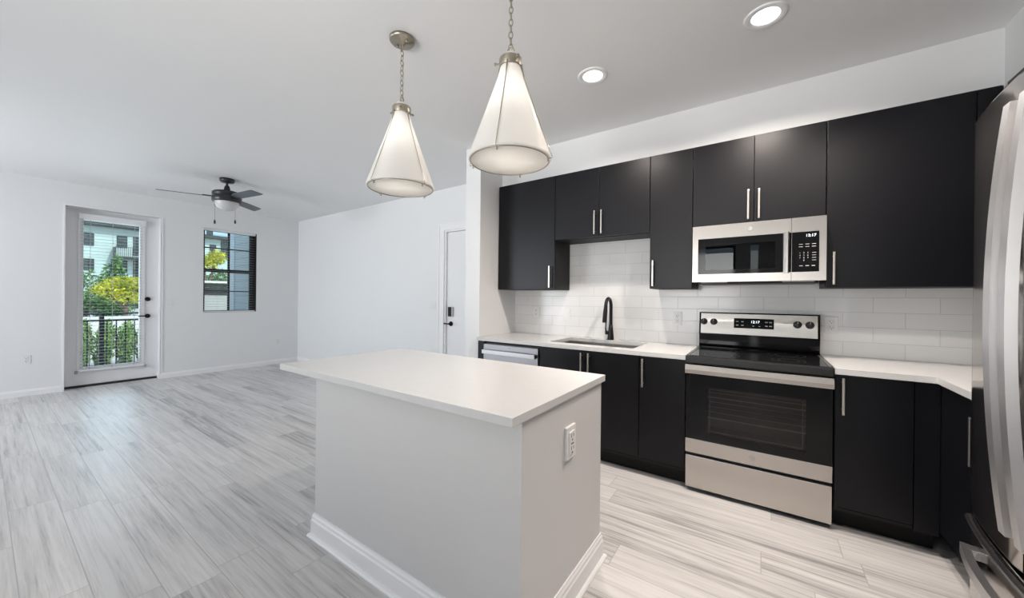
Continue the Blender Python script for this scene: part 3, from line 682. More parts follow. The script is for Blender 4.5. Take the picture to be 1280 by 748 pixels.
# dishwasher
r = thing('dishwasher', 'stainless dishwasher under the left end of the countertop', 'dishwasher', (-1.913, 3.05, 0))
MB().box((-2.212, YB+0.02, 0.02), (-1.612, YK-0.05, 0.872)).build('body', M_blackmatte, r)
MB().box((-2.216, YB-0.012, 0.115), (-1.610, YB+0.018, 0.862), 0.003).build('front_panel', M_dwsteel, r)
b = MB(); b.box((-2.205, YB-0.056, 0.775), (-1.622, YB-0.040, 0.812), 0.003)
hd = b.build('handle', M_dwhandle, r)
for x in (-2.200, -1.640): MB().box((x-0.004, YB-0.042, 0.778), (x+0.016, YB-0.011, 0.810)).build('handle_end', M_blackmatte, hd)
MB().box((-2.216, YB+0.06, 0.0), (-1.610, YB+0.075, 0.110)).build('toe_kick', M_toe, r)
b = text_mb('GE', 0.012, (-1.913, YB-0.0125, 0.842), (1, 0, 0), (0, 0, 1)); b.build('emblem', M_slot, r)

# ------------------------------------------------------------------ range
SX0, SX1 = -0.434, 0.334
r = thing('range', 'stainless and black electric range between the base cabinets', 'range', (-0.05, 3.05, 0))
b = MB(); b.box((SX0+0.004, 2.775, 0.028), (SX0+0.02, 3.395, 0.895)); b.box((SX1-0.02, 2.775, 0.028), (SX1-0.004, 3.395, 0.895)); b.box((SX0+0.02, 3.36, 0.028), (SX1-0.02, 3.395, 0.895)); b.box((SX0+0.02, 2.775, 0.028), (SX1-0.02, 3.36, 0.26)); b.box((SX0+0.02, 2.775, 0.82), (SX1-0.02, 3.36, 0.894)); b.box((SX0+0.02, 2.775, 0.26), (SX0+0.09, 3.36, 0.82)); b.box((SX1-0.09, 2.775, 0.26), (SX1-0.02, 3.36, 0.82))
b.build('body', M_blackmatte, r)
MB().box((SX0+0.09, 3.30, 0.26), (SX1-0.09, 3.355, 0.82)).box((SX0+0.09, 2.80, 0.262), (SX1-0.09, 3.30, 0.30)).build('oven_cavity', M_cavity, r)
for zz in (0.50, 0.64):
    b = MB()
    b.tube([(SX0+0.092, 2.83, zz), (SX1-0.092, 2.83, zz)], 0.004, n=6); b.tube([(SX0+0.092, 3.28, zz), (SX1-0.092, 3.28, zz)], 0.003, n=6)
    for k in range(2): y = 2.98+k*0.15; b.tube([(SX0+0.092, y, zz), (SX1-0.092, y, zz)], 0.0022, n=5)
    b.build('oven_rack', M_rack, r)
for x in (SX0+0.06, SX1-0.06):
    for y in (2.83, 3.33): MB().cyl((x, y, 0), 0.018, 0.028, n=12).build('foot', M_blackmatte, r)
# cooktop
b = MB(); b.box((SX0-0.002, 2.735, 0.870), (SX1+0.002, 2.79, 0.922), 0.008); b.box((SX0-0.002, 2.79, 0.896), (SX1+0.002, 3.345, 0.922), 0.003)
ct = b.build('cooktop', M_blackmatte, r)
MB().box((SX0+0.022, 2.765, 0.9222), (SX1-0.022, 3.32, 0.9245), 0.001).build('cooktop_glass', M_cooktop, ct)
for x in (SX0+0.012, SX1-0.012): MB().box((x-0.006, 2.78, 0.922), (x+0.006, 3.32, 0.9255), 0.001).build('side_trim', M_steel, ct)
for (cx, cy, rr) in ((-0.235, 2.90, 0.105), (0.135, 2.90, 0.085), (-0.235, 3.18, 0.075), (0.135, 3.18, 0.105)):
    for q in (rr, rr*0.62):
        MB().lathe([(q-0.001, 0.9247), (q+0.001, 0.9247)], (cx, cy, 0), 48).build('burner_ring', M_ring, ct)
# backguard: black lower, stainless upper leaning back
b = MB()
b.prism([(3.335, 0.922), (3.398, 0.922), (3.398, 1.205), (3.352, 1.205), (3.328, 1.030), (3.335, 1.026)], SX0+0.004, SX1-0.004, axis='x')
b.prism([(3.322, 0.940), (3.338, 0.926), (3.338, 0.955)], SX0+0.006, SX1-0.006, axis='x')
bg = b.build('backguard', M_blackgloss, r)
nrm = Vector((0, -(1.205-1.030), (3.352-3.328))).normalized()      # outward normal of the tilted face (toward -y, slightly up)
upv = Vector((0, 3.352-3.328, 1.205-1.030)).normalized()
def face_pt(x, t, o=0.0):   # t metres up the tilted face
    return Vector((x, 3.328, 1.030)) + upv*t + nrm*o
def face_slab(x0, x1, t0, t1, o0, o1, bev=0.0):
    mb = MB(); mb.box((x0, -o1, t0), (x1, -o0, t1), bev)
    rot = Matrix(((1, 0, 0), (0, -nrm.y, upv.y), (0, -nrm.z, upv.z))).to_4x4()
    return mb.xform(Matrix.Translation((0, 3.328, 1.030)) @ rot)
face_slab(SX0+0.016, SX1-0.016, 0.006, 0.168, 0.0, 0.006, 0.002).build('control_panel', M_steel, bg)
disp = face_slab(-0.188, 0.066, 0.058, 0.134, 0.006, 0.010, 0.002).build('display', M_blackgloss, bg)
text_mb('12:17', 0.026, face_pt(-0.050, 0.107, 0.0105), (1, 0, 0), upv).build('clock_digits', M_display, bg)
for x in (-0.166, -0.132, 0.020, 0.046):
    for t in (0.108, 0.080): face_slab(x-0.008, x+0.008, t-0.0035, t+0.0035, 0.0102, 0.0106).build('button_print', M_greyplastic, bg)
for x in (-0.062, -0.022): face_slab(x-0.005, x+0.005, 0.074, 0.079, 0.0102, 0.0106).build('button_print', M_greyplastic, bg)
for t in (0.118, 0.100, 0.086): face_slab(-0.262, -0.250, t-0.002, t+0.002, 0.006, 0.0066).build('panel_print', M_greyplastic, bg)
for x in (-0.396, -0.326, 0.204, 0.274):
    rotm = Matrix(((1, 0, 0), (0, -nrm.y, upv.y), (0, -nrm.z, upv.z))).to_4x4()
    c = face_pt(x, 0.100, 0.006)
    b = MB(); b.lathe([(0.0001, -0.030), (0.019, -0.030), (0.022, -0.026), (0.0235, -0.004), (0.026, 0.0), (0.0001, 0.0)], (0, 0, 0), 24, axis='y'); b.box((-0.005, -0.036, -0.021), (0.005, -0.028, 0.021), 0.002)
    b.xform(Matrix.Translation(c) @ rotm)
    k = b.build('knob', M_blackmatte, bg)
    b = MB(); b.box((-0.0012, -0.0370, 0.004), (0.0012, -0.0362, 0.019)); b.xform(Matrix.Translation(c) @ rotm); b.build('pointer', M_mark, k)
# oven door
YO = 2.742
b = MB(); gx0, gx1, gz0, gz1 = -0.302, 0.212, 0.415, 0.722
b.box((SX0+0.004, YO, 0.268), (SX1-0.004, YO+0.03, 0.365)); b.box((SX0+0.004, YO, 0.365), (gx0, YO+0.03, 0.865)); b.box((gx1, YO, 0.365), (SX1-0.004, YO+0.03, 0.865)); b.box((gx0, YO, 0.365), (gx1, YO+0.03, gz0)); b.box((gx0, YO, gz1), (gx1, YO+0.03, 0.865))
od = b.build('oven_door', M_blackgloss, r)
MB().box((gx0, YO+0.0015, gz0), (gx1, YO+0.006, gz1)).build('oven_window', M_ovenglass, od)
b = MB()
for a, c in (((gx0+0.012, gz0+0.012), (gx1-0.012, gz0+0.016)), ((gx0+0.012, gz1-0.016), (gx1-0.012, gz1-0.012)), ((gx0+0.012, gz0+0.016), (gx0+0.016, gz1-0.016)), ((gx1-0.016, gz0+0.016), (gx1-0.012, gz1-0.016))):
    b.box((a[0], YO+0.012, a[1]), (c[0], YO+0.016, c[1]))
b.build('window_gasket', M_greyplastic, od)
MB().box((SX0+0.003, YO-0.006, 0.270), (SX1-0.003, YO, 0.362), 0.002).build('door_panel', M_steel, od)
b = MB(); b.cyl((-0.050, YO-0.009, 0.316), 0.0175, 0.003, axis='y', n=32, bev=0.001)
em = b.build('emblem', M_emblem, od)
text_mb('GE', 0.017, (-0.050, YO-0.0095, 0.316), (1, 0, 0), (0, 0, 1), 0.0004).build('emblem_letters', M_greyplastic, od)
b = MB(); b.prism([(YO-0.002, 0.808), (YO-0.052, 0.812), (YO-0.056, 0.838), (YO-0.044, 0.868), (YO-0.032, 0.868), (YO-0.028, 0.84), (YO-0.002, 0.838)], SX0+0.004, SX1-0.004, axis='x')
b.build('door_handle', M_steel, od)
# drawer
MB().box((SX0+0.003, 2.748, 0.030), (SX1-0.003, 2.774, 0.246), 0.003).build('drawer', M_steel, r)

# ------------------------------------------------------------------ microwave
MX0, MX1, MZ0, MZ1, MY = -0.437, 0.323, 1.434, 1.842, 3.000
r = thing('microwave', 'stainless over-the-range microwave mounted above the range', 'microwave', (-0.057, 3.2, MZ0))
b = MB(); b.box((MX0+0.004, MY+0.035, MZ0+0.012), (MX1-0.004, YK-0.010, MZ1-0.002))
b.prism([(MY+0.035, MZ0+0.012), (MY+0.10, MZ0-0.012), (YK-0.06, MZ0-0.012), (YK-0.010, MZ0+0.012)], MX0+0.03, MX1-0.03, axis='x')
b.build('body', M_blackmatte, r)
for x0, x1 in ((MX0+0.05, MX0+0.22), (MX1-0.22, MX1-0.05)): MB().box((x0, MY+0.05, MZ0-0.006), (x1, MY+0.12, MZ0+0.006), 0.004).build('cooktop_lamp', M_greyplastic, r)
XS = 0.148
wx0, wx1, wz0, wz1 = -0.400, 0.108, 1.490, 1.748
b = MB()
b.box((MX0, MY, MZ0), (wx0, MY+0.032, MZ1), 0.0); b.box((wx0, MY, MZ0), (XS-0.001, MY+0.032, wz0)); b.box((wx0, MY, wz1), (XS-0.001, MY+0.032, MZ1));
dr = b.build('door', M_steel, r)
b = MB(); iw0, iw1, iz0, iz1 = -0.352, 0.062, 1.520, 1.700
for a, c in (((wx0, wz0), (iw0, wz1)), ((iw1, wz0), (XS-0.001, wz1)), ((iw0, wz0), (iw1, iz0)), ((iw0, iz1), (iw1, wz1))): b.box((a[0], MY+0.002, a[1]), (c[0], MY+0.03, c[1]))
b.build('window_frame', M_blackgloss, dr)
MB().box((iw0, MY+0.003, iz0), (iw1, MY+0.007, iz1)).build('window', M_mwglass, dr)
MB().box((iw0-0.02, MY+0.036, iz0-0.02), (iw1+0.02, MY+0.040, iz1+0.02)).build('interior', M_mwcav, r)
b = MB(); b.prism([(wx1-0.004, MY+0.002), (wx1-0.002, MY-0.034), (wx1+0.010, MY-0.042), (wx1+0.020, MY-0.042), (wx1+0.026, MY-0.034), (wx1+0.027, MY+0.002)], wz0-0.004, wz1+0.004, axis='z')
b.build('handle', M_steel, dr)
b = MB(); b.box((XS+0.001, MY, MZ0), (MX1, MY+0.032, wz0-0.002)); b.box((XS+0.001, MY, wz1+0.002), (MX1, MY+0.032, MZ1)); b.box((0.290, MY, wz0-0.002), (MX1, MY+0.032, wz1+0.002)); b.box((XS+0.001, MY+0.008, wz0-0.002), (0.290, MY+0.032, wz1+0.002))
cp = b.build('control_panel', M_steel, r)
MB().box((XS+0.002, MY+0.001, wz0), (0.288, MY+0.008, wz1), 0.001).build('keypad', M_blackgloss, cp)
text_mb('12:17', 0.024, (0.246, MY-0.0002, 1.722), (1, 0, 0), (0, 0, 1)).build('clock_digits', M_display, cp)
yk = MY+0.0005
def key(x0, x1, z0, z1): MB().box((x0, yk-0.0008, z0), (x1, yk, z1)).build('button_print', M_mark, cp)
for zz in (1.668, 1.652):
    for x in (0.196, 0.229, 0.262): key(x-0.010, x+0.010, zz-0.0013, zz+0.0013)
for zz in (1.612, 1.596, 1.580, 1.564): key(0.253, 0.273, zz-0.0013, zz+0.0013)
for x in (0.198, 0.229, 0.260): key(x-0.009, x+0.009, 1.527, 1.531)
for j, row in enumerate(('123', '456', '789', ' 0 ')):
    for i, ch in enumerate(row):
        if ch == ' ': continue
        text_mb(ch, 0.013, (0.192+i*0.020, yk-0.0002, 1.612-j*0.016), (1, 0, 0), (0, 0, 1), 0.0003).build('key_number', M_mark, cp)
b = MB(); b.cyl((-0.078, MY-0.003, 1.796), 0.0165, 0.003, axis='y', n=32, bev=0.001); b.build('emblem', M_emblem, dr)
text_mb('GE', 0.016, (-0.078, MY-0.0036, 1.796), (1, 0, 0), (0, 0, 1), 0.0004).build('emblem_letters', M_greyplastic, dr)

# ------------------------------------------------------------------ refrigerator
r = thing('refrigerator', 'stainless french door refrigerator at the right edge', 'refrigerator', (1.0, 1.705, 0))
FY0, FY1, FC, FB = 1.250, 2.160, 1.705, 0.735
def fx_front(y, x0=0.618, bulge=0.040): return x0 + bulge*((y-FC)/0.455)**2
MB().box((FB+0.012, FY0+0.006, 0.045), (XR-0.03, FY1-0.006, 1.955)).build('cabinet_body', M_fside, r)
def fr_door(name, y0, y1, z0, z1, x0=0.618):
    n = 14; ys = [y0 + (y1-y0)*i/n for i in range(n+1)]
    fr = []
    for i, y in enumerate(ys):
        e = min(y-y0, y1-y); rnd = 0.006*max(0, 1 - e/0.012)
        fr.append((fx_front(y, x0)+rnd, y))
    mb = MB(); k = len(fr)
    for (z, sh) in ((z0, 0),): pass
    rows = [(z0, 0.008), (z0+0.006, 0.001), (z0+0.012, 0.0), (z1-0.012, 0.0), (z1-0.006, 0.001), (z1, 0.008)]
    vs = []
    for (z, o) in rows:
        for (x, y) in fr: vs.append((x+o, y, z))
    fs = []
    for a in range(len(rows)-1):
        for i in range(k-1): fs.append((a*k+i, a*k+i+1, (a+1)*k+i+1, (a+1)*k+i))
    mb.add(vs, fs, True)
    bottom = [vs[i] for i in range(k)]; top = [vs[(len(rows)-1)*k+i] for i in range(k)]
    mb.add(bottom + [(FB, y1, z0), (FB, y0, z0)], [list(range(k+2))]); mb.add(top + [(FB, y1, z1), (FB, y0, z1)], [list(range(k+2))])
    left = [vs[a*k+k-1] for a in range(len(rows))]; mb.add(left + [(FB, y1, z1), (FB, y1, z0)], [list(range(len(rows)+2))])
    right = [vs[a*k] for a in range(len(rows))]; mb.add(right + [(FB, y0, z1), (FB, y0, z0)], [list(range(len(rows)+2))])
    mb.add([(FB, y0, z0), (FB, y1, z0), (FB, y1, z1), (FB, y0, z1)], [(0, 1, 2, 3)])
    return mb.build(name, M_fsteel, r)
def bow_handle(parent, y, z0, z1):
    mb = MB(); n = 22; hw = 0.019
    rows = []
    for i in range(n+1):
        t = i/n; s = 2*t-1
        x = 0.598 - 0.036*(1 - s*s)
        rows.append((x, z0 + (z1-z0)*t))
    vs = []
    for (x, z) in rows:
        vs += [(x, y-hw, z), (x, y+hw, z), (x+0.026, y+hw*0.8, z), (x+0.026, y-hw*0.8, z)]
    fs = [(0, 1, 2, 3), tuple(4*n+q for q in (3, 2, 1, 0))]
    for i in range(n):
        for q in range(4): fs.append((4*i+q, 4*i+(q+1) % 4, 4*(i+1)+(q+1) % 4, 4*(i+1)+q))
    mb.add(vs, fs)
    for z in (z0+0.03, z1-0.03): mb.box((0.602, y-0.014, z-0.022), (0.626, y+0.014, z+0.022), 0.003)
    return mb.build('handle', M_fhandle, parent)
dl = fr_door('door', FC+0.003, FY1, 0.515, 1.985); bow_handle(dl, FC+0.043, 0.605, 1.900)
d2_ = fr_door('door', FY0, FC-0.003, 0.515, 1.985); bow_handle(d2_, FC-0.043, 0.605, 1.900)
dz = fr_door('freezer_drawer', FY0, FY1, 0.075, 0.500)
mb = MB(); ys = [FY0+0.004 + (FY1-FY0-0.008)*i/20 for i in range(21)]
vs = []
for y in ys:
    x = fx_front(y)
    vs += [(x-0.008, y, 0.474), (x-0.010, y, 0.484), (x-0.005, y, 0.492), (x+0.006, y, 0.492), (x+0.006, y, 0.468)]
fs = [(0, 1, 2, 3, 4), tuple(100+q for q in (4, 3, 2, 1, 0))]
for i in range(20):
    for q in range(5): fs.append((5*i+q, 5*i+(q+1) % 5, 5*(i+1)+(q+1) % 5, 5*(i+1)+q))
mb.add(vs, fs); mb.build('drawer_lip', M_dwsteel, dz)
mb = MB(); n = 24; rows = []
for i in range(n+1):
    t = i/n; s = 2*t-1; rows.append((0.598-0.036*(1-s*s), FC-0.325+0.65*t))
vs = []
for (x, y) in rows: vs += [(x, y, 0.395), (x, y, 0.430), (x+0.024, y, 0.427), (x+0.024, y, 0.398)]
fs = [(0, 1, 2, 3), tuple(4*n+q for q in (3, 2, 1, 0))]
for i in range(n):
    for q in range(4): fs.append((4*i+q, 4*i+(q+1) % 4, 4*(i+1)+(q+1) % 4, 4*(i+1)+q))
mb.add(vs, fs)
for y in (FC-0.30, FC+0.30): mb.box((0.602, y-0.022, 0.396), (fx_front(y)+0.004, y+0.022, 0.428), 0.003)
mb.build('handle', M_dwhandle, dz)
for y in (FY0+0.05, FY1-0.05):
    MB().box((0.80, y-0.03, 0), (0.90, y+0.03, 0.046)).build('foot', M_blackmatte, r); MB().box((1.25, y-0.03, 0), (1.33, y+0.03, 0.046)).build('foot', M_blackmatte, r)
MB().box((FB+0.014, FY0+0.03, 0.02), (FB+0.03, FY1-0.03, 0.075)).build('base_grille', M_blackmatte, r)

# ------------------------------------------------------------------ kitchen island
IX0, IX1, IY0, IY1 = -2.000, -0.668, 1.040, 1.772
r = thing('kitchen_island', 'pale grey kitchen island with a white quartz top', 'island', (-1.35, 1.40, 0))
MB().box((IX0, IY0, 0), (IX1, IY1, 0.8865)).build('base', M_island, r)
MB().box((-2.245, 0.962, 0.887), (-0.655, 1.795, 0.9185), 0.0022).build('worktop', M_quartz, r)
b = MB()
kw = dict(h=0.125, t=0.015, shoe=0.015, m0=1.0, m1=1.0)
base_run(b, IX0, IY0, IX1, IY0, 0, -1, **kw); base_run(b, IX1, IY0, IX1, IY1, 1, 0, **kw); base_run(b, IX1, IY1, IX0, IY1, 0, 1, **kw); base_run(b, IX0, IY1, IX0, IY0, -1, 0, **kw)
b.build('baseboard', M_trim, r)
oy, oz = 1.405, 0.702
b = MB(); b.box((IX1, oy-0.044, oz-0.068), (IX1+0.012, oy+0.044, oz+0.068), 0.003)
op = b.build('outlet', M_whiteplastic, r); op['label'] = 'white outlet on the end of the island'
MB().box((IX1+0.012, oy-0.026, oz-0.046), (IX1+0.017, oy+0.026, oz+0.046), 0.002).build('socket', M_whiteplastic, op)
b = MB()
for z in (oz-0.026, oz+0.026):
    for y, h in ((oy-0.010, 0.008), (oy+0.010, 0.006)): b.box((IX1+0.0165, y-0.0018, z-h+0.004), (IX1+0.0176, y+0.0018, z+h+0.004))
    b.box((IX1+0.0165, oy-0.004, z-0.018), (IX1+0.0176, oy+0.004, z-0.011))
b.box((IX1+0.0165, oy-0.012, oz-0.006), (IX1+0.0176, oy+0.012, oz-0.001))
b.build('slot', M_slot, op)

# ------------------------------------------------------------------ pendants over the island
PX, PYY = -1.742, 1.385
def make_pendant(label):
    r = thing('pendant_light', label, 'pendant light', (PX, PYY, 1.93), 'pendant lights over the island')
    c = (PX, PYY, 0)
    b = MB(); b.lathe([(0.0001, ZC-0.001), (0.071, ZC-0.001), (0.071, ZC-0.014), (0.066, ZC-0.020), (0.020, ZC-0.024), (0.012, ZC-0.040), (0.0001, ZC-0.042)], c, 32)
    cn = b.build('canopy', M_bronze, r)
    for s in (-1, 1): MB().cyl((PX+s*0.040, PYY, ZC-0.034), 0.006, 0.014, n=10).build('canopy_screw', M_bronze, cn)
    # chain of oval links
    b = MB(); z = ZC-0.036; i = 0; zend = 2.452; L = 0.036
    while z - L > zend - 0.012:
        an = 0 if i % 2 == 0 else PI/2
        pts = []
        for k in range(14):
            a = 2*PI*k/14; o = 0.0095*math.cos(a); zz = z - L/2 + (L/2)*math.sin(a)
            pts.append((PX+o*math.cos(an), PYY+o*math.sin(an), zz))
        b.tube(pts, 0.0024, n=6, closed=True); z -= L*0.80; i += 1
    pts = [(PX+0.017*math.cos(2*PI*k/18), PYY, z-0.012+0.024*math.sin(2*PI*k/18)) for k in range(18)]
    b.tube(pts, 0.0028, n=6, closed=True)
    zl = z-0.036
    b.build('chain', M_bronze, r)
    b = MB(); b.lathe([(0.0001, zl+0.008), (0.008, zl+0.006), (0.012, zl), (0.030, 2.425), (0.047, 2.402), (0.047, 2.398), (0.0001, 2.398)], c, 32)
    b.build('cap', M_shade, r)
    b = MB(); b.lathe([(0.0465, 2.402), (0.0520, 2.402), (0.0530, 2.398), (0.0530, 2.366), (0.0515, 2.362), (0.0465, 2.362), (0.0465, 2.402)], c, 36)
    band = b.build('collar', M_bronze, r)
    for k in range(3):
        a = 2*PI*k/3 + math.radians(-45); dx, dy = math.cos(a), math.sin(a)
        b = MB(); b.tube([(PX+dx*0.052, PYY+dy*0.052, 2.382), (PX+dx*0.066, PYY+dy*0.066, 2.382)], 0.004, n=8); b.tube([(PX+dx*0.066, PYY+dy*0.066, 2.382), (PX+dx*0.075, PYY+dy*0.075, 2.382)], 0.0065, n=10)
        b.build('thumb_screw', M_bronze, band)
    # opal shade
    prof_o = [(0.046, 2.398), (0.047, 2.362), (0.060, 2.310), (0.100, 2.195), (0.150, 2.055), (0.188, 1.948), (0.1905, 1.938), (0.188, 1.934), (0.180, 1.9335)]
    prof_i = [(0.180, 1.9365), (0.185, 1.946), (0.147, 2.055), (0.097, 2.195), (0.057, 2.310), (0.044, 2.362), (0.043, 2.398), (0.046, 2.398)]
    b = MB(); b.lathe(prof_o + prof_i, c, 56); b.build('shade', M_shade, r)
    b = MB(); b.lathe([(0.0001, 1.9345), (0.180, 1.9345), (0.180, 1.9370), (0.0001, 1.9370)], c, 56); b.build('diffuser', M_diff, r)
    # wire cage: bottom ring and four legs
    b = MB(); b.tube([(PX+0.181*math.cos(2*PI*k/60), PYY+0.181*math.sin(2*PI*k/60), 1.931) for k in range(60)], 0.0022, n=6, closed=True)
    ring = b.build('cage_ring', M_bronze, r)
    for k in range(4):
        a = 2*PI*k/4 + math.radians(PEND_A); dx, dy = math.cos(a), math.sin(a)
        b = MB(); P = lambda q, z: (PX+dx*q, PYY+dy*q, z)
        b.tube([P(0.0535, 2.372), P(0.057, 2.345), P(0.066, 2.312)], [0.004, 0.004, 0.0022], n=7)
        b.tube([P(0.060, 2.325), P(0.103, 2.200), P(0.155, 2.055), P(0.199, 1.935), P(0.197, 1.930), P(0.176, 1.930)], 0.0019, n=6)
        b.tube([P(0.181, 1.931), P(0.181, 1.917)], 0.0035, n=8)
        b.build('cage_wire', M_bronze, r)
    b = MB(); b.lathe([(0.0001, 2.235), (0.018, 2.225), (0.029, 2.195), (0.026, 2.165), (0.014, 2.14), (0.014, 2.11), (0.0001, 2.11)], c, 20)
    return r
PEND_A = 1
p1 = make_pendant('conical white pendant light nearer the living room, whole chain visible')
p2 = dup(p1, (-0.972, PYY, 1.93), 'conical white pendant light nearer the range, chain cut by the frame', rotz=math.radians(17))
for i, x in enumerate((PX, -0.972)):
    light('pendant_bulb', 'POINT', (x, PYY, 2.21), PEND_E, (1.0, 0.96, 0.92), shadow_soft_size=0.035)

# ------------------------------------------------------------------ recessed ceiling lights
def make_can(label, loc):
    r = thing('recessed_light', label, 'ceiling light', loc, 'recessed ceiling lights')
    x, y, z = loc
    b = MB(); b.lathe([(0.098, z), (0.098, z-0.004), (0.092, z-0.007), (0.066, z-0.004), (0.0635, z-0.001), (0.098, z)], (x, y, 0), 40); b.build('trim_ring', M_trim, r)
    b = MB(); b.lathe([(0.0001, z-0.0015), (0.0635, z-0.0015), (0.0635, z-0.0005), (0.0001, z-0.0005)], (x, y, 0), 40); b.build('diffuser', M_lamp, r)
    return r
cans = [((-0.004, 2.336, ZC), 'round recessed ceiling light nearer the refrigerator'), ((-0.958, 2.327, ZC), 'round recessed ceiling light nearer the pendants')]
c1 = make_can(cans[0][1], cans[0][0]); c2 = dup(c1, cans[1][0], cans[1][1])
for (x, y, e) in ((-0.004, 2.336, 1.0), (-0.958, 2.327, 0.55), (0.45, 1.55, 0.62)):  # third lamp is added out of view to brighten the right side
    light('can_lamp', 'AREA', (x, y, ZC-0.010), CAN_E*e, WARM, (0, 0, -1), shape='DISK', size=0.127, spread=math.radians(152))

dup(c1, (0.45, 1.55, ZC), 'added round recessed ceiling light out of view in front of the refrigerator')

# ------------------------------------------------------------------ ceiling fan
FX, FYY = -5.70, 1.802
r = thing('ceiling_fan', 'black three-blade ceiling fan with a white light bowl', 'ceiling fan', (FX, FYY, 2.38))
c = (FX, FYY, 0)
b = MB(); b.lathe([(0.0001, ZC-0.001), (0.080, ZC-0.001), (0.080, ZC-0.028), (0.070, ZC-0.045), (0.030, ZC-0.052), (0.0001, ZC-0.052)], c, 32); b.build('canopy', M_fan, r)
b = MB(); b.tube([(FX, FYY, ZC-0.05), (FX, FYY, 2.66)], 0.013, n=12); b.build('downrod', M_fan, r)
b = MB(); b.lathe([(0.0001, 2.715), (0.022, 2.712), (0.030, 2.69), (0.036, 2.65), (0.042, 2.645), (0.042, 2.632), (0.140, 2.628), (0.153, 2.618), (0.156, 2.585), (0.149, 2.580), (0.149, 2.572), (0.156, 2.567), (0.156, 2.508), (0.148, 2.498), (0.0001, 2.498)], c, 40)
mo = b.build('motor_housing', M_fan, r)
for k in range(9):
    a = 2*PI*k/9; MB().cyl((FX+0.122*math.cos(a), FYY+0.122*math.sin(a), 2.624), 0.009, 0.008, n=8).build('housing_screw', M_greyplastic, mo)
b = MB(); b.lathe([(0.128, 2.500), (0.128, 2.490), (0.122, 2.466), (0.103, 2.432), (0.070, 2.406), (0.036, 2.394), (0.0001, 2.391)], c, 40); b.build('light_bowl', M_bowl, r)
for k, ang in enumerate((9, 129, 247)):
    a = math.radians(ang); u = Vector((math.cos(a), math.sin(a), 0)); v = Vector((-math.sin(a), math.cos(a), 0)); pt = math.radians(-12)
    vv = v*math.cos(pt) + Vector((0, 0, 1))*math.sin(pt)
    o = Vector((FX, FYY, 2.556))
    out = [(0.150, 0.030), (0.20, 0.050), (0.26, 0.060), (0.57, 0.064), (0.65, 0.062), (0.66, 0.056)]
    outline = [(s, w_) for s, w_ in out] + [(s-0.035 if s > 0.62 else s, -w_) for s, w_ in reversed(out)]
    n = len(outline); nz = u.cross(vv)
    mb = MB(); mb.add([o + u*s + vv*t + nz*0.004 for s, t in outline] + [o + u*s + vv*t - nz*0.004 for s, t in outline],
                      [list(range(n)), [i+n for i in range(n)][::-1]] + [(i, i+n, (i+1) % n + n, (i+1) % n) for i in range(n)])
    bl_ = mb.build('blade', M_blade, r)
    mb = MB(); mb.add([o + u*s + vv*t + nz*q for q in (0.012, 0.004) for s, t in ((0.13, 0.022), (0.24, 0.034), (0.24, -0.034), (0.13, -0.022))], [(0, 1, 2, 3), (7, 6, 5, 4), (0, 4, 5, 1), (1, 5, 6, 2), (2, 6, 7, 3), (3, 7, 4, 0)])
    mb.build('blade_bracket', M_fan, bl_)
for (dx, dy, zz_) in ((0.02, -0.132, -0.05), (0.03, 0.080, -0.015)):
    x, y = FX+0.0+dx*1.0, FYY+dy
    b = MB(); b.tube([(x, y, 2.50), (x, y, 2.30+zz_)], 0.0018, n=6); pc = b.build('pull_chain', M_chain, r)
    b = MB(); b.lathe([(0.0001, 2.305), (0.005, 2.30), (0.011, 2.28), (0.011, 2.262), (0.006, 2.250), (0.0001, 2.248)], (x, y, zz_), 12); b.build('pull_knob', M_fan, pc)

# ------------------------------------------------------------------ outlets and switches
def make_outlet(loc, label, w=0.072, h=0.116):
    r = thing('wall_outlet', label, 'outlet', loc, 'white wall outlets'); x, y, z = loc
    MB().box((x-w/2, y-0.006, z-h/2), (x+w/2, y, z+h/2), 0.002).build('plate', M_whiteplastic, r)
    for s in (-1, 1):
        so = MB().box((x-0.017, y-0.009, z+s*0.020-0.0155), (x+0.017, y-0.005, z+s*0.020+0.0155), 0.003).build('socket', M_whiteplastic, r)
        b = MB(); zc = z+s*0.020
        b.box((x-0.0085, y-0.0096, zc-0.002), (x-0.0060, y-0.0088, zc+0.009)); b.box((x+0.0060, y-0.0096, zc-0.001), (x+0.0085, y-0.0088, zc+0.008)); b.cyl((x, y-0.0096, zc-0.008), 0.0032, 0.0008, n=10, axis='y')
        b.build('slot', M_slot, so)
    return r
def make_switch(loc, label, gang=1):
    r = thing('light_switch', label, 'switch', loc, 'white wall switches'); x, y, z = loc; w = 0.072 + 0.046*(gang-1)
    MB().box((x-w/2, y-0.006, z-0.058), (x+w/2, y, z+0.058), 0.002).build('plate', M_whiteplastic, r)
    for g in range(gang):
        cx = x + (g-(gang-1)/2)*0.046
        mb = MB(); mb.prism([(y-0.004, z-0.034), (y-0.0105, z-0.034), (y-0.0075, z), (y-0.0068, z+0.034), (y-0.004, z+0.034)], cx-0.0165, cx+0.0165, axis='x')
        mb.build('rocker', M_whiteplastic, r)
    return r
YT = YK-0.008
o1 = make_outlet((-2.020, YT, 1.154), 'white outlet on the backsplash at the left end, near the wing wall')
dup(o1, (-0.610, YT, 1.140), 'white outlet on the backsplash just left of the range')
dup(o1, (0.398, YT, 1.135), 'white outlet on the backsplash just right of the range')
dup(o1, (XF, 0.343, 0.460), 'white outlet low on the wall left of the patio door', PI/2)
dup(o1, (XF, 3.265, 0.430), 'white outlet low on the wall right of the window', PI/2)
s1 = make_switch((-1.655, YT, 1.140), 'white rocker switch on the backsplash left of the faucet')
dup(s1, (XF, 1.699, 1.180), 'white rocker switch on the wall between patio door and window', PI/2)
make_switch((-3.838, YH, 1.180), 'white two-gang switch plate beside the entry door', 2)

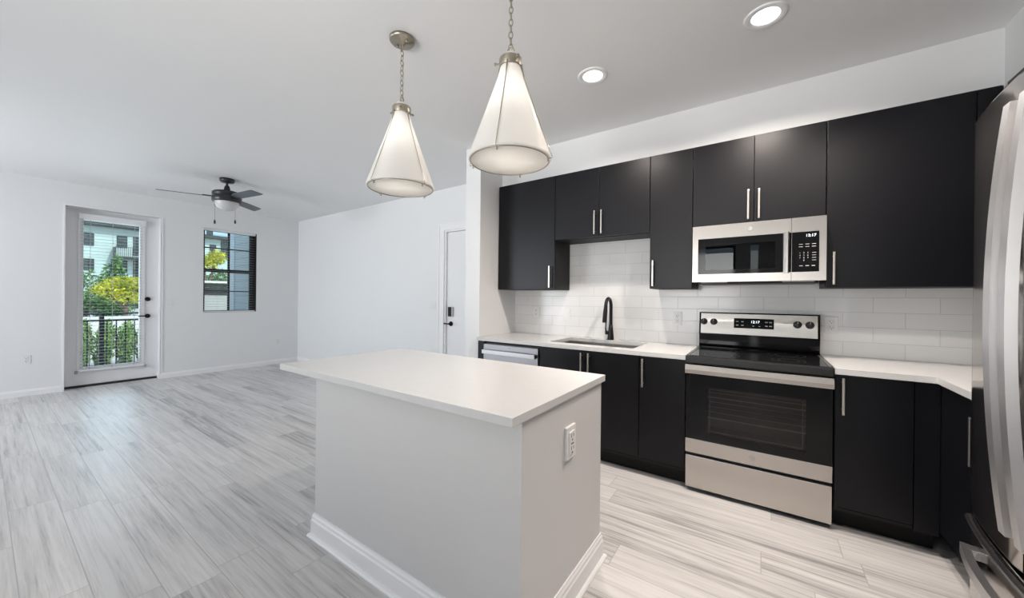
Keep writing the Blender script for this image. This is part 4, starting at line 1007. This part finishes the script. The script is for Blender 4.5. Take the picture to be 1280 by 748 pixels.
# ------------------------------------------------------------------ outside: balcony
struct(MB().box((-9.48, -4.0, -0.25), (XF-0.2, 3.0, -0.03)).build('balcony_floor', M_balcony))
b = MB(); b.box((-9.30, 3.0, -0.25), (XF-0.2, 3.16, 3.1)); struct(b.build('wall_balcony', M_siding_near), 'grey lap siding wall at the side of the balcony')
struct(MB().box((-9.345, 2.985, -0.25), (-9.30, 3.16, 3.1)).box((-9.30, 2.985, -0.25), (-9.03, 3.0, 3.1)).build('trim_3', M_trim), 'white corner trim of the balcony wall')
r = thing('balcony_railing', 'black metal balcony railing with thin balusters', 'railing', (-9.40, 1.0, -0.03))
MB().box((-9.425, -3.9, 0.955), (-9.375, 2.98, 0.985)).build('top_rail', M_rail, r)
MB().box((-9.415, -3.9, 0.835), (-9.385, 2.98, 0.860)).build('middle_rail', M_rail, r)
MB().box((-9.415, -3.9, 0.055), (-9.385, 2.98, 0.080)).build('bottom_rail', M_rail, r)
for y in (-2.8, -0.8, 1.200, 2.95): MB().box((-9.43, y-0.028, -0.03), (-9.37, y+0.028, 0.955)).build('post', M_rail, r)
y = -0.65
while y < 2.9:
    if abs(y-1.2) > 0.05: MB().box((-9.408, y-0.008, 0.08), (-9.392, y+0.008, 0.835)).build('baluster', M_rail, r)
    y += 0.1125
# ground and garden wall
struct(MB().box((-120, -60, -0.45), (-9.5, 90, -0.30)).build('ground', M_ground))
tag(MB().box((-14.2, -6, -0.30), (-14.0, 3.4, 0.66)).box((-14.23, -6, 0.66), (-13.97, 3.4, 0.72)).build('garden_wall', M_lowwall), 'low white wall behind the balcony hedge', 'wall')

r = thing('terrace_wall', 'white low terrace wall topped by dark slats, seen through the black window', 'wall', (-13.0, 4.6, -0.30))
MB().box((-13.1, 3.50, -0.30), (-12.96, 6.0, 1.30)).build('wall_base', M_balcony, r)
for k in range(3): MB().box((-13.06, 3.52, 1.325+0.107*k), (-13.00, 5.98, 1.415+0.107*k)).build('slat', M_rail, r)
for y in (3.50, 4.72, 5.94): MB().box((-13.08, y, 1.30), (-13.06, y+0.06, 1.66)).build('post', M_rail, r)
MB().box((-13.12, 3.47, 1.66), (-12.94, 6.03, 1.72)).build('cap', M_lowwall, r)

def leaves(mb, c, rad, n, size, seed, upright=0.0, shell=0.55):
    rg = random.Random(seed)
    c = Vector(c)
    for _ in range(n):
        while True:
            p = Vector((rg.uniform(-1, 1), rg.uniform(-1, 1), rg.uniform(-1, 1)))
            if shell < p.length <= 1.0: break
        q = c + Vector((p.x*rad[0], p.y*rad[1], p.z*rad[2]))
        d = Vector((rg.gauss(0, 1), rg.gauss(0, 1), rg.gauss(0, 1) + upright*2.2)).normalized()
        s = d.cross(Vector((rg.gauss(0, 1), rg.gauss(0, 1), rg.gauss(0, 1)))).normalized()
        L = size*rg.uniform(0.7, 1.4); W = L*0.42; nn = d.cross(s)
        mb.add([q, q+d*L*0.5+s*W*0.5+nn*L*0.08, q+d*L, q+d*L*0.5-s*W*0.5+nn*L*0.08], [(0, 1, 2), (0, 2, 3)])
def tree(label, loc, blobs, n, size, mat, trunk_h, seed, grp='trees beyond the balcony'):
    r = thing('tree', label, 'tree', loc, grp); x, y, z = loc
    mb = MB()
    tot = sum(b_[3]*b_[4]*b_[5] for b_ in blobs)
    for i, (dx, dy, dz, rx, ry, rz) in enumerate(blobs): leaves(mb, (x+dx, y+dy, z+dz), (rx, ry, rz), int(n*max(0.08, rx*ry*rz/tot)), size, seed+i, shell=0.35)
    mb.build('foliage', mat, r)
    mb = MB(); mb.tube([(x, y, z), (x+0.05, y, z+trunk_h*0.5), (x, y+0.05, z+trunk_h)], [0.14, 0.11, 0.07], n=8)
    for (dx, dy, dz, rx, ry, rz) in blobs: mb.tube([(x, y+0.03, z+trunk_h*0.8), (x+dx*0.6, y+dy*0.6, z+dz*0.8), (x+dx, y+dy, z+dz)], [0.06, 0.045, 0.02], n=6)
    mb.build('trunk', M_bark, r)
    return r
G = -0.30
def at(X, u, v):
    d = fw2 + rt3*((u-640)/F_PX) + up3*((374-v)/F_PX); t = X/d.x
    return Vector((0, 0, CAM_H)) + d*t
tree('dark green broad tree at the left of the patio door view', (-24, 2.55, G), [(0, 0.1, 1.7, 0.7, 0.75, 0.9), (0, 0.5, 1.2, 0.7, 0.6, 0.8), (0.2, -0.5, 1.4, 0.6, 0.6, 0.9), (0, 0.9, 1.0, 0.6, 0.7, 0.8)], 2600, 0.16, M_leaf_green, 1.3, 11)
tree('pointed green tree in the middle of the patio door view', (-28, 4.02, G), [(0, 0, 1.6, 0.7, 0.75, 1.0), (0, 0.0, 2.5, 0.45, 0.50, 0.7), (0, 0.05, 3.2, 0.2, 0.22, 0.5)], 2200, 0.17, M_leaf_green, 1.6, 23)
tree('yellow leaved spreading tree in the patio door view', (-22, 3.45, G), [(0, -0.1, 2.0, 0.6, 0.55, 0.35), (0, 0.35, 2.05, 0.6, 0.45, 0.35), (0.1, -0.55, 1.8, 0.5, 0.40, 0.3), (0, 0.1, 1.55, 0.5, 0.6, 0.3)], 2000, 0.13, M_leaf_yellow, 1.2, 31)
tree('yellow tree seen through the black window', (-20, 5.55, G), [(0, 0, 3.05, 0.45, 0.5, 0.28), (0, 0.45, 3.30, 0.45, 0.35, 0.28), (0, -0.35, 2.95, 0.4, 0.4, 0.25)], 1300, 0.14, M_leaf_yellow, 2.2, 41)
tree('olive green tree seen through the black window, under the yellow one', (-26, 7.3, G), [(0, 0, 2.2, 0.7, 0.8, 0.5), (0, 0.7, 2.6, 0.6, 0.6, 0.5), (0, -0.5, 2.3, 0.6, 0.5, 0.5)], 1700, 0.16, M_leaf_green, 1.1, 47)
def shrub(label, x, y, h, seed):
    r = thing('shrub', label, 'shrub', (x, y, G), 'hedge shrubs behind the railing')
    mb = MB(); leaves(mb, (x, y, G+h*0.55), (0.26, 0.105, h*0.50), 640, 0.072, seed, upright=0.7, shell=0.2); mb.build('foliage', M_leaf_hedge, r)
    mb = MB(); rg = random.Random(seed)
    for k in range(6): mb.tube([(x+rg.uniform(-.05, .05), y+rg.uniform(-.05, .05), G), (x+rg.uniform(-.2, .2), y+rg.uniform(-.08, .08), G+h*0.8)], [0.010, 0.005], n=5)
    mb.build('stem', M_bark, r)
hl = ['leafy hedge shrub at the left edge of the patio door glass', 'leafy hedge shrub just left of the dark railing post', 'leafy hedge shrub right behind the dark railing post', 'leafy hedge shrub in the middle of the hedge', 'leafy hedge shrub right of the middle of the hedge', 'leafy hedge shrub at the right edge of the patio door glass']
for i, (y, h) in enumerate(((1.06, 0.93), (1.36, 0.90), (1.66, 0.95), (1.96, 0.92), (2.26, 0.95), (2.56, 0.92))):
    shrub(hl[i], -10.72, y, h, 60+i)
back = ['leafy back row hedge shrub seen left of the dark railing post', 'leafy back row hedge shrub seen just right of the dark railing post', 'leafy shrub in the back row of the hedge, near its middle', 'leafy shrub in the back row of the hedge, right of its middle', 'leafy shrub in the back row of the hedge, at its right end']
for i, (y, h) in enumerate(((1.27, 1.0), (1.60, 1.02), (1.92, 0.98), (2.24, 1.02), (2.56, 1.0))):
    shrub(back[i], -11.75, y, h, 80+i)

# ------------------------------------------------------------------ outside: apartment building across the street
XB = -60.0
r = thing('apartment_building', 'pale sided apartment building across the street with dark windows', 'building', (XB-4, 12, G))
MB().box((XB-10, 2.0, G), (XB, 34.0, 8.75)).build('wall', M_siding, r)
MB().box((XB-11, 1.0, 8.75), (XB+0.8, 35.0, 9.15)).build('roof', M_roof, r)
def far_win(u0, v0, u1, v1, bars=True):
    a = at(XB, u0, v0); c = at(XB, u1, v1); ym = (a.y+c.y)/2; z0, z1 = min(a.z, c.z), max(a.z, c.z); y0, y1 = a.y, c.y
    b = MB(); t = 0.06
    b.box((XB, y0, z0), (XB+0.06, y0+t, z1)); b.box((XB, y1-t, z0), (XB+0.06, y1, z1)); b.box((XB, y0+t, z0), (XB+0.06, y1-t, z0+t)); b.box((XB, y0+t, z1-t), (XB+0.06, y1-t, z1))
    if bars: b.box((XB, ym-0.025, z0+t), (XB+0.05, ym+0.025, z1-t)); b.box((XB, y0+t, (z0+z1)/2-0.03), (XB+0.05, y1-t, (z0+z1)/2+0.03))
    f = b.build('window', M_winframe, r)
    MB().box((XB+0.005, y0+t, z0+t), (XB+0.02, y1-t, z1-t)).build('pane', M_winpane, f)
for q in ((104, 290.5, 117.5, 307.5), (104, 323, 117.5, 338.5), (146, 294.5, 159, 310.5), (146, 325.5, 159, 341), (262, 306, 270, 322), (258, 288, 266, 299)): far_win(*q)
far_win(166.5, 296, 175, 320); far_win(166.5, 326, 175, 350)
far_win(276, 300, 284, 322)
a = at(XB, 141, 321); c = at(XB, 176, 318)
MB().box((XB, a.y, a.z-0.25), (XB+1.6, c.y+3, a.z)).build('balcony_slab', M_roof, r)
b = MB(); zt = a.z+1.05
b.box((XB+1.52, a.y, zt-0.06), (XB+1.58, c.y+3, zt)); b.box((XB, a.y, zt-0.06), (XB+1.52, a.y+0.06, zt))
yy = a.y
while yy < c.y+3: b.box((XB+1.53, yy, a.z), (XB+1.57, yy+0.03, zt-0.06)); yy += 0.16
b.box((XB+0.1, a.y, a.z), (XB+1.5, a.y+0.05, zt-0.06))
b.build('balcony_railing', M_rail, r)
MB().box((XB, 9.5, G), (XB+0.05, 33.5, 2.7)).build('garage_front', M_winframe, r)
MB().box((XB, 9.0, 2.7), (XB+0.4, 34.0, 3.3)).build('fascia', M_trim, r)

for o in list(bpy.data.objects):
    if '_o' in o.keys(): del o['_o']
